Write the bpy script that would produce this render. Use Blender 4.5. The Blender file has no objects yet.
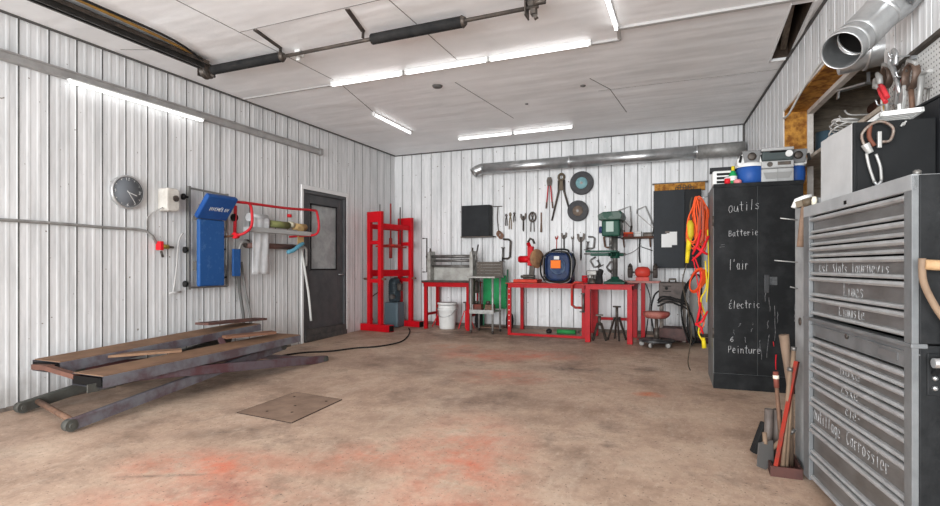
import bpy, math, random
from mathutils import Vector, Matrix, Euler
random.seed(7)
C = bpy.context.scene.collection
PI = math.pi
SC = bpy.context.scene

# ---------------------------------------------------------------- camera
cam_d = bpy.data.cameras.new('camera')
cam_d.sensor_width = 36; cam_d.lens = 36 * 532 / 940; cam_d.shift_y = 13 / 940; cam_d.clip_start = 0.02
cam = bpy.data.objects.new('camera', cam_d); C.objects.link(cam)
cam.location = (0, 0, 1.15); cam.rotation_euler = (PI / 2, 0, 0.3969247)
SC.camera = cam

# ---------------------------------------------------------------- world and added daylight fill, as through an open garage door
w = bpy.data.worlds.new('world'); SC.world = w; w.use_nodes = True
w.node_tree.nodes['Background'].inputs[0].default_value = (0.92, 0.96, 1.0, 1)
w.node_tree.nodes['Background'].inputs[1].default_value = 1.0


def area(name, loc, rot, sx, sy, power, col=(1, 1, 1)):
    l = bpy.data.lights.new(name, 'AREA'); l.shape = 'RECTANGLE'; l.size = sx; l.size_y = sy
    l.energy = power; l.color = col
    o = bpy.data.objects.new(name, l); C.objects.link(o); o.location = loc; o.rotation_euler = rot
    return o


area('garage_daylight_fill', (-1.6, -4.6, 1.7), (math.radians(94), 0, 0), 7.5, 3.6, 950, (0.955, 0.98, 1.0))  # unseen fill behind the camera, added and tilted up to brighten the ceiling
LAMP_STRENGTH = 2.6

SC.view_settings.view_transform = 'Standard'
SC.view_settings.look = 'None'
SC.view_settings.gamma = 1
SC.view_settings.use_curve_mapping = False
SC.view_settings.exposure = 0.35

# ---------------------------------------------------------------- helpers
CZ = 3.16                                   # ceiling height
XL = -5.03                                  # left wall
YB = 8.44                                   # back wall


def fz(y):                                  # the slab falls towards the garage door
    return 0.02 * (y - 2.4)


def lin(c):
    def f(v):
        v /= 255.0
        return v / 12.92 if v <= 0.04045 else ((v + 0.055) / 1.055) ** 2.4
    return (f(c[0]), f(c[1]), f(c[2]), 1)


MATS = {}


def mat(name, col, rough=0.5, metal=0.0, col2=None, scale=8.0, bump=0.0, bscale=None, stretch=None, emit=0, thr=(0.35, 0.7), detail=5):
    if name in MATS:
        return MATS[name]
    m = bpy.data.materials.new(name); m.use_nodes = True
    nt = m.node_tree; b = nt.nodes['Principled BSDF']
    b.inputs['Base Color'].default_value = lin(col)
    b.inputs['Roughness'].default_value = rough
    b.inputs['Metallic'].default_value = metal
    b.inputs['Specular IOR Level'].default_value = 0.16 if metal < 0.15 else 0.4
    tc = nt.nodes.new('ShaderNodeTexCoord'); mp = nt.nodes.new('ShaderNodeMapping')
    nt.links.new(tc.outputs['Object'], mp.inputs[0])
    if stretch:
        mp.inputs['Scale'].default_value = stretch
    if col2:
        n = nt.nodes.new('ShaderNodeTexNoise'); n.inputs['Scale'].default_value = scale; n.inputs['Detail'].default_value = detail
        n.inputs['Roughness'].default_value = 0.65
        nt.links.new(mp.outputs[0], n.inputs['Vector'])
        r = nt.nodes.new('ShaderNodeValToRGB')
        r.color_ramp.elements[0].position = thr[0]; r.color_ramp.elements[0].color = lin(col)
        r.color_ramp.elements[1].position = thr[1]; r.color_ramp.elements[1].color = lin(col2)
        nt.links.new(n.outputs['Fac'], r.inputs[0]); nt.links.new(r.outputs[0], b.inputs['Base Color'])
    if bump:
        n2 = nt.nodes.new('ShaderNodeTexNoise'); n2.inputs['Scale'].default_value = bscale or scale * 4
        n2.inputs['Detail'].default_value = 4
        nt.links.new(mp.outputs[0], n2.inputs['Vector'])
        bp = nt.nodes.new('ShaderNodeBump'); bp.inputs['Strength'].default_value = bump; bp.inputs['Distance'].default_value = 0.01
        nt.links.new(n2.outputs['Fac'], bp.inputs['Height']); nt.links.new(bp.outputs[0], b.inputs['Normal'])
    if emit:
        b.inputs['Emission Color'].default_value = (1, 1, 1, 1); b.inputs['Emission Strength'].default_value = emit
    MATS[name] = m
    return m


class MB:
    def __init__(s):
        s.v = []; s.f = []; s.sm = []

    def add(s, vs, fs, smooth=False, M=None):
        k = len(s.v)
        s.v += [tuple(M @ Vector(v)) if M else tuple(v) for v in vs]
        for f in fs:
            s.f.append([i + k for i in f]); s.sm.append(smooth)
        return s

    def bx(s, x0, x1, y0, y1, z0, z1, M=None):
        vs = [(x0, y0, z0), (x1, y0, z0), (x1, y1, z0), (x0, y1, z0), (x0, y0, z1), (x1, y0, z1), (x1, y1, z1), (x0, y1, z1)]
        return s.add(vs, [(0, 3, 2, 1), (4, 5, 6, 7), (0, 1, 5, 4), (1, 2, 6, 5), (2, 3, 7, 6), (3, 0, 4, 7)], False, M)

    def bar(s, p, q, w_, h_, up=(0, 0, 1)):          # box beam from p to q
        p, q = Vector(p), Vector(q); d = q - p; L = d.length; d.normalize()
        u = Vector(up)
        if abs(u.dot(d)) > 0.95:
            u = Vector((1, 0, 0))
        sd = d.cross(u).normalized(); u = sd.cross(d).normalized()
        M = Matrix((sd, d, u)).transposed().to_4x4(); M.translation = p
        return s.bx(-w_ / 2, w_ / 2, 0, L, -h_ / 2, h_ / 2, M)

    def tube(s, pts, r, n=8, closed=False, cap=True, flat=None):
        P = [Vector(p) for p in pts]; N = len(P)
        rs = r if isinstance(r, (list, tuple)) else [r] * N
        T = []
        for i in range(N):
            if closed:
                t = P[(i + 1) % N] - P[i - 1]
            else:
                t = P[min(i + 1, N - 1)] - P[max(i - 1, 0)]
            T.append(t.normalized() if t.length > 1e-9 else Vector((0, 0, 1)))
        a = Vector((0, 0, 1)) if abs(T[0].z) < 0.9 else Vector((1, 0, 0))
        u = T[0].cross(a).normalized()
        vs = []; fs = []
        for i in range(N):
            u = (u - T[i] * u.dot(T[i]))
            if u.length < 1e-6:
                u = T[i].cross(Vector((0.3, 0.8, 0.5)))
            u.normalize(); b = T[i].cross(u)
            for k in range(n):
                an = 2 * PI * k / n
                vs.append(P[i] + (u * math.cos(an) + b * math.sin(an) * (flat or 1)) * rs[i])
        for i in range(N if closed else N - 1):
            j = (i + 1) % N
            for k in range(n):
                l = (k + 1) % n
                fs.append((i * n + k, i * n + l, j * n + l, j * n + k))
        s.add(vs, fs, n > 4)
        if cap and not closed:
            k0 = len(s.v) - len(vs)
            s.f.append([k0 + k for k in range(n)][::-1]); s.sm.append(False)
            s.f.append([k0 + (N - 1) * n + k for k in range(n)]); s.sm.append(False)
        return s

    def cyl(s, p, q, r, r2=None, n=16, cap=True):
        return s.tube([p, q], [r, r if r2 is None else r2], n, cap=cap)

    def lathe(s, prof, p=(0, 0, 0), axis=(0, 0, 1), n=24):     # prof: (radius, height along the axis)
        ax = Vector(axis).normalized(); M = ax.to_track_quat('Z', 'Y').to_matrix().to_4x4(); M.translation = Vector(p)
        vs = []; fs = []
        for r, h in prof:
            for k in range(n):
                a = 2 * PI * k / n; vs.append((r * math.cos(a), r * math.sin(a), h))
        for i in range(len(prof) - 1):
            for k in range(n):
                l = (k + 1) % n; fs.append((i * n + k, i * n + l, (i + 1) * n + l, (i + 1) * n + k))
        return s.add(vs, fs, True, M)

    def prism(s, poly, y0, y1, M=None, smooth=False):          # polygon in XZ, thickness along Y
        n = len(poly)
        vs = [(x, y0, z) for x, z in poly] + [(x, y1, z) for x, z in poly]
        fs = [list(range(n)), list(range(2 * n - 1, n - 1, -1))]
        s.add(vs, fs, False, M)
        k = len(s.v) - 2 * n
        for i in range(n):
            j = (i + 1) % n; s.f.append([k + i, k + n + i, k + n + j, k + j]); s.sm.append(smooth)
        return s

    def build(s, name, m, parent=None, bevel=0, seg=2, solid=0):
        me = bpy.data.meshes.new(name); me.from_pydata(s.v, [], s.f); me.update()
        me.polygons.foreach_set('use_smooth', s.sm)
        import bmesh
        bm = bmesh.new(); bm.from_mesh(me); bmesh.ops.recalc_face_normals(bm, faces=bm.faces); bm.to_mesh(me); bm.free()
        me.materials.append(m)
        o = bpy.data.objects.new(name, me); C.objects.link(o)
        if parent:
            o.parent = parent
        if solid:
            md = o.modifiers.new('solid', 'SOLIDIFY'); md.thickness = solid; md.offset = 0
        if bevel:
            md = o.modifiers.new('bevel', 'BEVEL'); md.width = bevel; md.segments = seg; md.limit_method = 'ANGLE'
        return o


def spline(pts, n=6, closed=False):
    P = [Vector(p) for p in pts]; N = len(P); out = []
    for i in range(N if closed else N - 1):
        if closed:
            a, b, c, d = P[i - 1], P[i], P[(i + 1) % N], P[(i + 2) % N]
        else:
            a, b, c, d = P[max(i - 1, 0)], P[i], P[i + 1], P[min(i + 2, N - 1)]
        for k in range(n):
            t = k / n
            out.append(0.5 * ((2 * b) + (c - a) * t + (2 * a - 5 * b + 4 * c - d) * t * t + (3 * b - a - 3 * c + d) * t ** 3))
    if not closed:
        out.append(P[-1])
    return out


def tag(o, label=None, cat=None, group=None, kind=None):
    if label: o['label'] = label
    if cat: o['category'] = cat
    if group: o['group'] = group
    if kind: o['kind'] = kind
    return o


def thing(name, label, cat, loc=(0, 0, 0), rz=0, group=None, rot=None):
    o = bpy.data.objects.new(name, None); C.objects.link(o); o.empty_display_size = 0.1
    o.location = loc; o.rotation_euler = rot or (0, 0, rz)
    return tag(o, label, cat, group)


def copy_tree(o, parent=None):
    c = o.copy(); C.objects.link(c)
    if parent:
        c.parent = parent
    for ch in list(o.children):
        copy_tree(ch, c)
    return c


def struct(mb, name, m, parent=None, **k):
    o = mb.build(name, m, parent, **k)
    if not parent:
        o['kind'] = 'structure'
    return o


# ---------------------------------------------------------------- materials
def wall_material():
    m = bpy.data.materials.new('white_steel_siding'); m.use_nodes = True; nt = m.node_tree; N = nt.nodes; L = nt.links
    b = N['Principled BSDF']; b.inputs['Roughness'].default_value = 0.38
    tc = N.new('ShaderNodeTexCoord')
    mp = N.new('ShaderNodeMapping'); mp.inputs['Scale'].default_value = (6, 6, 0.9); L.new(tc.outputs['Object'], mp.inputs[0])
    n = N.new('ShaderNodeTexNoise'); n.inputs['Scale'].default_value = 1.2; n.inputs['Detail'].default_value = 8; n.inputs['Roughness'].default_value = 0.7
    L.new(mp.outputs[0], n.inputs['Vector'])
    r = N.new('ShaderNodeValToRGB')
    r.color_ramp.elements[0].position = 0.28; r.color_ramp.elements[0].color = lin((188, 189, 189))
    r.color_ramp.elements[1].position = 0.6; r.color_ramp.elements[1].color = lin((219, 219, 219))
    L.new(n.outputs['Fac'], r.inputs[0])
    # rising dirt close to the slab
    sx = N.new('ShaderNodeSeparateXYZ'); L.new(tc.outputs['Object'], sx.inputs[0])
    n3 = N.new('ShaderNodeTexNoise'); n3.inputs['Scale'].default_value = 7; n3.inputs['Detail'].default_value = 6; L.new(tc.outputs['Object'], n3.inputs['Vector'])
    ad = N.new('ShaderNodeMath'); ad.operation = 'MULTIPLY_ADD'; L.new(n3.outputs['Fac'], ad.inputs[0]); ad.inputs[1].default_value = 0.55; L.new(sx.outputs['Z'], ad.inputs[2])
    r2 = N.new('ShaderNodeMapRange'); r2.inputs['From Min'].default_value = 0.32; r2.inputs['From Max'].default_value = 0.6
    r2.inputs['To Min'].default_value = 0.45; r2.inputs['To Max'].default_value = 0.0; L.new(ad.outputs[0], r2.inputs['Value'])
    mx = N.new('ShaderNodeMix'); mx.data_type = 'RGBA'; L.new(r2.outputs[0], mx.inputs[0]); L.new(r.outputs[0], mx.inputs[6]); mx.inputs[7].default_value = lin((128, 118, 108))
    # small rust specks
    v = N.new('ShaderNodeTexNoise'); v.inputs['Scale'].default_value = 26; v.inputs['Detail'].default_value = 1; L.new(tc.outputs['Object'], v.inputs['Vector'])
    r3 = N.new('ShaderNodeMapRange'); r3.inputs['From Min'].default_value = 0.76; r3.inputs['From Max'].default_value = 0.80; L.new(v.outputs['Fac'], r3.inputs['Value'])
    mx2 = N.new('ShaderNodeMix'); mx2.data_type = 'RGBA'; L.new(r3.outputs[0], mx2.inputs[0]); L.new(mx.outputs[2], mx2.inputs[6]); mx2.inputs[7].default_value = lin((120, 108, 98))
    L.new(mx2.outputs[2], b.inputs['Base Color'])
    n2 = N.new('ShaderNodeTexNoise'); n2.inputs['Scale'].default_value = 2.2; n2.inputs['Detail'].default_value = 3
    mp2 = N.new('ShaderNodeMapping'); mp2.inputs['Scale'].default_value = (3, 3, 1); L.new(tc.outputs['Object'], mp2.inputs[0]); L.new(mp2.outputs[0], n2.inputs['Vector'])
    bp = N.new('ShaderNodeBump'); bp.inputs['Strength'].default_value = 0.35; bp.inputs['Distance'].default_value = 0.02
    L.new(n2.outputs['Fac'], bp.inputs['Height']); L.new(bp.outputs[0], b.inputs['Normal'])
    return m


def ceiling_material():
    m = bpy.data.materials.new('white_ceiling_panel'); m.use_nodes = True; nt = m.node_tree; N = nt.nodes; L = nt.links
    b = N['Principled BSDF']; b.inputs['Roughness'].default_value = 0.42
    tc = N.new('ShaderNodeTexCoord')
    n = N.new('ShaderNodeTexNoise'); n.inputs['Scale'].default_value = 1.6; n.inputs['Detail'].default_value = 8; n.inputs['Roughness'].default_value = 0.6
    L.new(tc.outputs['Object'], n.inputs['Vector'])
    r = N.new('ShaderNodeValToRGB')
    r.color_ramp.elements[0].position = 0.3; r.color_ramp.elements[0].color = lin((232, 233, 233))
    r.color_ramp.elements[1].position = 0.6; r.color_ramp.elements[1].color = lin((244, 244, 244))
    L.new(n.outputs['Fac'], r.inputs[0]); L.new(r.outputs[0], b.inputs['Base Color'])
    mp = N.new('ShaderNodeMapping'); mp.inputs['Scale'].default_value = (0.8, 3.2, 1); L.new(tc.outputs['Object'], mp.inputs[0])
    n2 = N.new('ShaderNodeTexNoise'); n2.inputs['Scale'].default_value = 1.0; n2.inputs['Detail'].default_value = 2; L.new(mp.outputs[0], n2.inputs['Vector'])
    bp = N.new('ShaderNodeBump'); bp.inputs['Strength'].default_value = 0.35; bp.inputs['Distance'].default_value = 0.06
    L.new(n2.outputs['Fac'], bp.inputs['Height']); L.new(bp.outputs[0], b.inputs['Normal'])
    return m


def floor_material():
    m = bpy.data.materials.new('worn_concrete'); m.use_nodes = True; nt = m.node_tree; N = nt.nodes; L = nt.links
    b = N['Principled BSDF']; b.inputs['Roughness'].default_value = 0.62
    tc = N.new('ShaderNodeTexCoord')

    def noise(sc, det, rough=0.6, stretch=None, off=(0, 0, 0)):
        mp = N.new('ShaderNodeMapping'); mp.inputs['Location'].default_value = off
        if stretch: mp.inputs['Scale'].default_value = stretch
        L.new(tc.outputs['Object'], mp.inputs[0])
        n = N.new('ShaderNodeTexNoise'); n.inputs['Scale'].default_value = sc; n.inputs['Detail'].default_value = det; n.inputs['Roughness'].default_value = rough
        L.new(mp.outputs[0], n.inputs['Vector']); return n.outputs['Fac']

    def rng(v, a, c, lo, hi):
        r = N.new('ShaderNodeMapRange'); r.inputs['From Min'].default_value = a; r.inputs['From Max'].default_value = c
        r.inputs['To Min'].default_value = lo; r.inputs['To Max'].default_value = hi; L.new(v, r.inputs['Value']); return r.outputs[0]

    def mul(a, c):
        k = N.new('ShaderNodeMath'); k.operation = 'MULTIPLY'; L.new(a, k.inputs[0]); L.new(c, k.inputs[1]); return k.outputs[0]

    def mix(fac, a, col):
        k = N.new('ShaderNodeMix'); k.data_type = 'RGBA'; L.new(fac, k.inputs[0]); L.new(a, k.inputs[6]); k.inputs[7].default_value = lin(col); return k.outputs[2]
    r = N.new('ShaderNodeValToRGB')
    e = r.color_ramp.elements
    e[0].position = 0.3; e[0].color = lin((140, 114, 95)); e[1].position = 0.7; e[1].color = lin((212, 189, 167))
    k = e.new(0.5); k.color = lin((186, 158, 137))
    L.new(noise(1.1, 12, 0.68), r.inputs[0]); col = r.outputs[0]
    col = mix(rng(noise(13, 10, 0.8), 0.45, 0.75, 0, 0.6), col, (130, 107, 92))
    col = mix(rng(noise(34, 8, 0.8, (1, 0.5, 1), (5, 5, 0)), 0.52, 0.72, 0, 0.5), col, (222, 202, 182))
    col = mix(rng(noise(3.0, 10, 0.75, (1, 0.4, 1), (3, 1, 0)), 0.53, 0.75, 0, 0.65), col, (205, 186, 168))
    col = mix(rng(noise(1.7, 10, 0.75, None, (9, 4, 0)), 0.54, 0.7, 0, 0.8), col, (110, 92, 80))

    # stains and darker ground: blobs at their own places on the slab, broken up by noise
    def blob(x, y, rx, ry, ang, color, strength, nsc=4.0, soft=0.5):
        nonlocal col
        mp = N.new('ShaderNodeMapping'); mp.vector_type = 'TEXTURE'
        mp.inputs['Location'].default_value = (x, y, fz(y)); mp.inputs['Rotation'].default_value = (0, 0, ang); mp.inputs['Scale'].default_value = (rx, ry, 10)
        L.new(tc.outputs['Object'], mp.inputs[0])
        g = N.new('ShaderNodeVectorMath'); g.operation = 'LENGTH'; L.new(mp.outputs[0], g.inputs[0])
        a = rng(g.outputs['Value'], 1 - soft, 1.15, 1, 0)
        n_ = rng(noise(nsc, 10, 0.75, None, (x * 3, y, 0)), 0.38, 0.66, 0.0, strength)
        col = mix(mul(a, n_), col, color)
    O = (214, 104, 72)
    blob(-2.35, 5.95, 0.6, 0.5, 0, O, 0.9, 3, 0.9)
    blob(-1.7, 6.2, 0.5, 0.35, 0, O, 0.95, 3, 0.9)
    blob(-2.9, 6.4, 0.35, 0.3, 0, (205, 120, 90), 0.6, 4)
    blob(-1.75, 5.0, 0.55, 0.35, 0.2, O, 0.7, 4, 0.9)
    blob(-1.25, 2.9, 0.45, 0.9, 0.3, O, 0.8, 3, 0.9)
    blob(-0.85, 2.1, 0.7, 0.4, 0.0, (206, 92, 64), 0.9, 3, 0.9)
    blob(-2.6, 2.25, 0.55, 0.3, 0.3, O, 0.95, 3, 0.9)
    blob(-2.2, 1.85, 0.7, 0.35, 0.3, (206, 92, 64), 0.8, 3, 0.9)
    blob(-1.8, 2.7, 0.5, 0.3, 0.6, O, 0.55, 4, 0.9)
    blob(-0.35, 4.8, 0.14, 0.1, 0, (200, 105, 60), 0.9, 6)
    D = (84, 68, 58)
    blob(-3.1, 5.4, 0.75, 0.5, 0.3, D, 0.7, 3, 0.9)
    blob(-2.6, 4.9, 0.6, 0.25, 0.2, D, 0.7, 3, 0.9)
    blob(-1.15, 5.6, 0.5, 0.16, 0.1, (70, 55, 48), 1.0, 9, 0.8)
    blob(-1.6, 4.1, 0.55, 0.35, 0.3, (100, 78, 68), 0.9, 8, 0.9)
    blob(-2.9, 2.75, 0.4, 0.16, 0.5, D, 0.9, 4, 0.9)
    blob(-4.5, 3.6, 1.1, 1.9, 0, D, 0.7, 3, 0.7)  # darker ground around the lift
    blob(-4.2, 1.8, 0.6, 0.35, 0, D, 0.5, 5, 0.9)
    blob(-2.6, 7.6, 3.2, 0.8, 0, D, 0.95, 3, 0.6)  # darker band along the back wall
    blob(-2.7, 2.05, 0.28, 0.02, 0.45, (60, 50, 45), 1.0, 4, 0.9)
    col = mix(rng(noise(60, 2, 0.5), 0.66, 0.72, 0, 0.8), col, (92, 74, 64))
    L.new(col, b.inputs['Base Color'])
    bp = N.new('ShaderNodeBump'); bp.inputs['Strength'].default_value = 0.25; bp.inputs['Distance'].default_value = 0.01
    L.new(noise(18, 8), bp.inputs['Height']); L.new(bp.outputs[0], b.inputs['Normal'])
    return m


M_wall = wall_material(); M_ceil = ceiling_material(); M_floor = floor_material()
galv = mat('galvanised_steel', (196, 197, 197), 0.3, 0.8, (158, 160, 161), 6, 0.15, 3)
galv_dull = mat('dull_galvanised_steel', (166, 165, 162), 0.5, 0.4, (128, 127, 124), 9)
dark_in = mat('dark_inside', (22, 20, 19), 0.9)
steel = mat('grey_steel', (126, 124, 121), 0.42, 0.6, (86, 82, 78), 12)
darksteel = mat('dark_tool_steel', (62, 58, 55), 0.5, 0.5, (98, 88, 80), 14)
rusty = mat('rusty_iron', (92, 70, 58), 0.7, 0.3, (130, 98, 78), 14)
red = mat('red_paint', (170, 10, 20), 0.42, 0, (132, 12, 20), 5, thr=(0.45, 0.75))
redworn = mat('worn_red_paint', (178, 46, 40), 0.5, 0, (112, 76, 66), 9, thr=(0.5, 0.62))
black = mat('black_paint', (24, 25, 27), 0.5, 0, (36, 37, 39), 5)
rubber = mat('black_rubber', (26, 26, 27), 0.75, 0, (44, 43, 42), 10)
white = mat('white_plastic', (222, 222, 220), 0.45, 0, (205, 204, 200), 6)
whitep = mat('white_paint', (222, 222, 221), 0.5)
blue = mat('blue_vinyl', (40, 82, 138), 0.4, 0, (78, 112, 160), 14, thr=(0.55, 0.8))
bluepl = mat('blue_plastic', (42, 82, 150), 0.4)
green = mat('green_machine_paint', (22, 64, 50), 0.45, 0, (36, 78, 64), 9)
brightgreen = mat('green_plastic', (28, 148, 84), 0.5, 0, (44, 120, 74), 7)
wood = mat('light_wood', (190, 160, 124), 0.6, 0, (150, 116, 82), 3, stretch=(4, 4, 1))
osb = mat('golden_osb_board', (190, 136, 62), 0.7, 0, (128, 80, 34), 14, 0.2, 30, thr=(0.4, 0.62), detail=3)
ply = mat('dirty_plywood', (148, 116, 92), 0.75, 0, (112, 86, 68), 4, 0.2, 30, stretch=(3, 1, 1))
tubeglow = mat('glowing_tube', (255, 255, 255), 0.4, emit=LAMP_STRENGTH)
paper = mat('white_paper', (226, 226, 224), 0.8)
chalk = mat('white_chalk', (205, 205, 205), 0.9, 0, (150, 150, 150), 60, thr=(0.4, 0.7))
yellow = mat('yellow_plastic', (214, 190, 40), 0.5)
orange = mat('orange_cable', (232, 92, 46), 0.5)
redpl = mat('red_plastic', (206, 34, 44), 0.45)

# ---------------------------------------------------------------- the room
XR0 = Vector((0.677, 8.44, 0)); XRu = Vector((0.253, -3.69, 0)).normalized(); XRn = Vector((-XRu.y, XRu.x, 0))  # right wall: start, direction, outward normal


def rwall(y):                                    # X of the right wall's face at Y
    return XR0.x + (8.44 - y) * 0.253 / 3.69


XRn = Vector((0.9977, 0.0684, 0))
fl = MB()
ys = [-1.6, 9.0]
fl.add([(-5.4, ys[0], fz(ys[0])), (2.4, ys[0], fz(ys[0])), (2.4, ys[1], fz(ys[1])), (-5.4, ys[1], fz(ys[1])),
        (-5.4, ys[0], -0.4), (2.4, ys[0], -0.4), (2.4, ys[1], -0.4), (-5.4, ys[1], -0.4)],
       [(0, 1, 2, 3), (7, 6, 5, 4), (0, 4, 5, 1), (1, 5, 6, 2), (2, 6, 7, 3), (3, 7, 4, 0)])
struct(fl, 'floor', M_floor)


def siding(mb, o, u, n, u0, u1, z0, z1, pitch, phase, minor=2, deep=0.022):
    """ribbed steel sheet; n points into the wall"""
    prof = [(u0, 0)]
    k = math.ceil((u0 - phase) / pitch); x = phase + k * pitch
    xs = []
    x -= pitch
    while x < u1:
        for j in range(1, minor + 1):
            c = x + pitch * j / (minor + 1)
            xs.append(('m', c))
        xs.append(('s', x + pitch)); x += pitch
    for t, c in xs:
        if t == 's':
            add = [(c - 0.016, 0), (c - 0.006, -0.003), (c - 0.0055, deep), (c + 0.0045, deep), (c + 0.006, 0)]
        else:
            add = [(c - 0.018, 0), (c - 0.008, -0.0022), (c + 0.008, -0.0022), (c + 0.018, 0)]
        if add[0][0] > u0 + 1e-3 and add[-1][0] < u1 - 1e-3:
            prof += add
    prof += [(u1, 0)]
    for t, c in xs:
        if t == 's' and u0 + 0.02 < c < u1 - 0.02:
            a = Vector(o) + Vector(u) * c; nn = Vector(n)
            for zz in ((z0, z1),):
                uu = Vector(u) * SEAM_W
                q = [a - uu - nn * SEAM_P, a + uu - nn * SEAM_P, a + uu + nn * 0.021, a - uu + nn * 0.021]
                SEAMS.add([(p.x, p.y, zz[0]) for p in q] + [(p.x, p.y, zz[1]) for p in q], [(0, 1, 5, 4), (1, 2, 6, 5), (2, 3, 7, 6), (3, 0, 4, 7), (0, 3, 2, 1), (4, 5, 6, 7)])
    n_ = len(prof); o = Vector(o); u = Vector(u); n = Vector(n); vs = []
    for z in (z0, z1):
        for a, d in prof:
            p = o + u * a + n * d; vs.append((p.x, p.y, z))
        for a in (u1, u0):
            p = o + u * a + n * 0.10; vs.append((p.x, p.y, z))
    m_ = n_ + 2
    fs = [(i, (i + 1) % m_, m_ + (i + 1) % m_, m_ + i) for i in range(m_)]
    # caps as quads to the back
    fs += [tuple(range(m_ - 1, -1, -1)), tuple(range(m_, 2 * m_))]
    mb.add(vs, fs)


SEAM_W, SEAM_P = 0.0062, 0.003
SEAMS = MB(); seam_shade = mat('joint_shade', (146, 145, 144), 0.8, 0, (116, 115, 114), 6)  # strips in the sheet joints, painted dark as the shade of the grooves
m_ = MB(); siding(m_, (XL, 0, 0), (0, 1, 0), (-1, 0, 0), -1.6, 5.93, -0.1, 3.2, 0.2205, 0.1295)
siding(m_, (XL, 0, 0), (0, 1, 0), (-1, 0, 0), 6.98, 8.44, -0.1, 3.2, 0.2205, 0.1295)
siding(m_, (XL, 0, 0), (0, 1, 0), (-1, 0, 0), 5.93, 6.98, 2.24, 3.2, 0.2205, 0.1295)
wo = struct(m_, 'wall_left', M_wall); SEAMS.build('sheet_joint', mat('dark_joint_shade', (112, 111, 110), 0.8, 0, (82, 81, 80), 6), wo); SEAMS = MB()  # left wall: darker strips painting the groove shade
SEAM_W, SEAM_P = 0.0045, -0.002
m_ = MB(); siding(m_, (0, YB, 0), (1, 0, 0), (0, 1, 0), -5.13, 0.78, -0.1, 3.2, 0.195, -3.309)
wo = struct(m_, 'wall_back', M_wall); SEAMS.build('sheet_joint', seam_shade, wo); SEAMS = MB()


def ru(y):
    return (XR0.y - y) / 0.99766


m_ = MB()
rn = tuple(XRn); ud = tuple(XRu)
siding(m_, XR0, ud, rn, 0, ru(6.10), -0.1, 3.2, 0.2, 0.1)
siding(m_, XR0, ud, rn, ru(6.10), ru(3.70), 2.69, 3.2, 0.2, 0.1)
siding(m_, XR0, ud, rn, ru(6.10), ru(3.70), -0.1, 1.45, 0.2, 0.1)
siding(m_, XR0, ud, rn, ru(3.70), ru(-1.6), 2.23, 3.2, 0.2, 0.1)
siding(m_, XR0, ud, rn, ru(3.70), ru(-1.6), -0.1, 1.3, 0.2, 0.1)
wo = struct(m_, 'wall_right', M_wall); SEAMS.build('sheet_joint', seam_shade, wo); SEAMS = MB()

# ceiling with the uncovered slot along the right wall
m_ = MB(); z0, z1 = CZ, CZ + 0.012
hx0, hx1, hy0, hy1 = 0.70, 0.845, 4.74, 5.93
m_.bx(-5.13, hx0, -1.6, 8.54, z0, z1); m_.bx(hx1, 1.6, -1.6, 8.54, z0, z1)
m_.bx(hx0, hx1, -1.6, hy0, z0, z1); m_.bx(hx0, hx1, hy1, 8.54, z0, z1)
ceil = struct(m_, 'ceiling', M_ceil)
m_ = MB()
m_.bx(0.66, 0.70, 4.7, 5.97, 3.173, 3.5); m_.bx(0.845, 0.9, 4.7, 5.97, 3.173, 3.5); m_.bx(0.66, 0.9, 4.7, 5.97, 3.5, 3.54)
m_.bx(0.7, 0.845, 4.68, 4.74, 3.173, 3.5); m_.bx(0.7, 0.845, 5.93, 5.97, 3.173, 3.5)
m_.build('roof_cavity', mat('dusty_roof_wood', (96, 84, 74), 0.9, 0, (60, 52, 46), 9), ceil)
m_ = MB(); m_.bar((0.72, 4.8, 3.3), (0.8, 5.9, 3.28), 0.05, 0.09)
m_.build('joist', mat('grey_old_wood', (138, 126, 112), 0.85, 0, (92, 80, 70), 8, stretch=(6, 1, 6)), ceil)
m_ = MB(); m_.bx(0.69, 0.70, 4.70, 5.97, 3.146, 3.16); m_.bx(0.845, 0.87, 4.70, 5.97, 3.146, 3.16); m_.bx(0.69, 0.87, 5.93, 5.95, 3.146, 3.16)
m_.build('slot_edging', whitep, ceil)
seam = mat('ceiling_joint', (128, 126, 124), 0.7)
m_ = MB()
for (a, b) in [((-3.60, 3.0), (-3.58, 4.72)), ((-3.58, 4.84), (-3.85, 5.92)), ((-2.10, -1.0), (-2.12, 4.72)), ((-3.6, 3.45), (-1.0, 3.43)),
               ((-4.9, 3.3), (-4.56, 3.45)), ((-1.02, 5.75), (-0.87, 6.19)), ((-0.87, 6.19), (-0.80, 7.2)), ((-2.4, 5.3), (-2.25, 6.9)), ((-3.6, -1.0), (-3.6, 3.0))]:
    m_.bar((a[0], a[1], 3.1595), (b[0], b[1], 3.1595), 0.007, 0.004)
for y in (6.2,):
    m_.bar((-1.0, y, 3.1595), (0.8, y + 0.03, 3.1595), 0.004, 0.003)
m_.build('panel_joint', seam, ceil)
m_ = MB(); m_.lathe([(0.0, -0.02), (0.05, -0.018), (0.06, 0)], (-2.63, 5.33, 3.16)); m_.lathe([(0, -0.01), (0.028, -0.008), (0.03, 0)], (-1.13, 5.95, 3.16)); m_.lathe([(0, -0.01), (0.018, -0.008), (0.02, 0)], (-1.9, 6.35, 3.16))
m_.build('ceiling_plug', mat('grey_plug', (96, 94, 92), 0.6), ceil)

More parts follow.
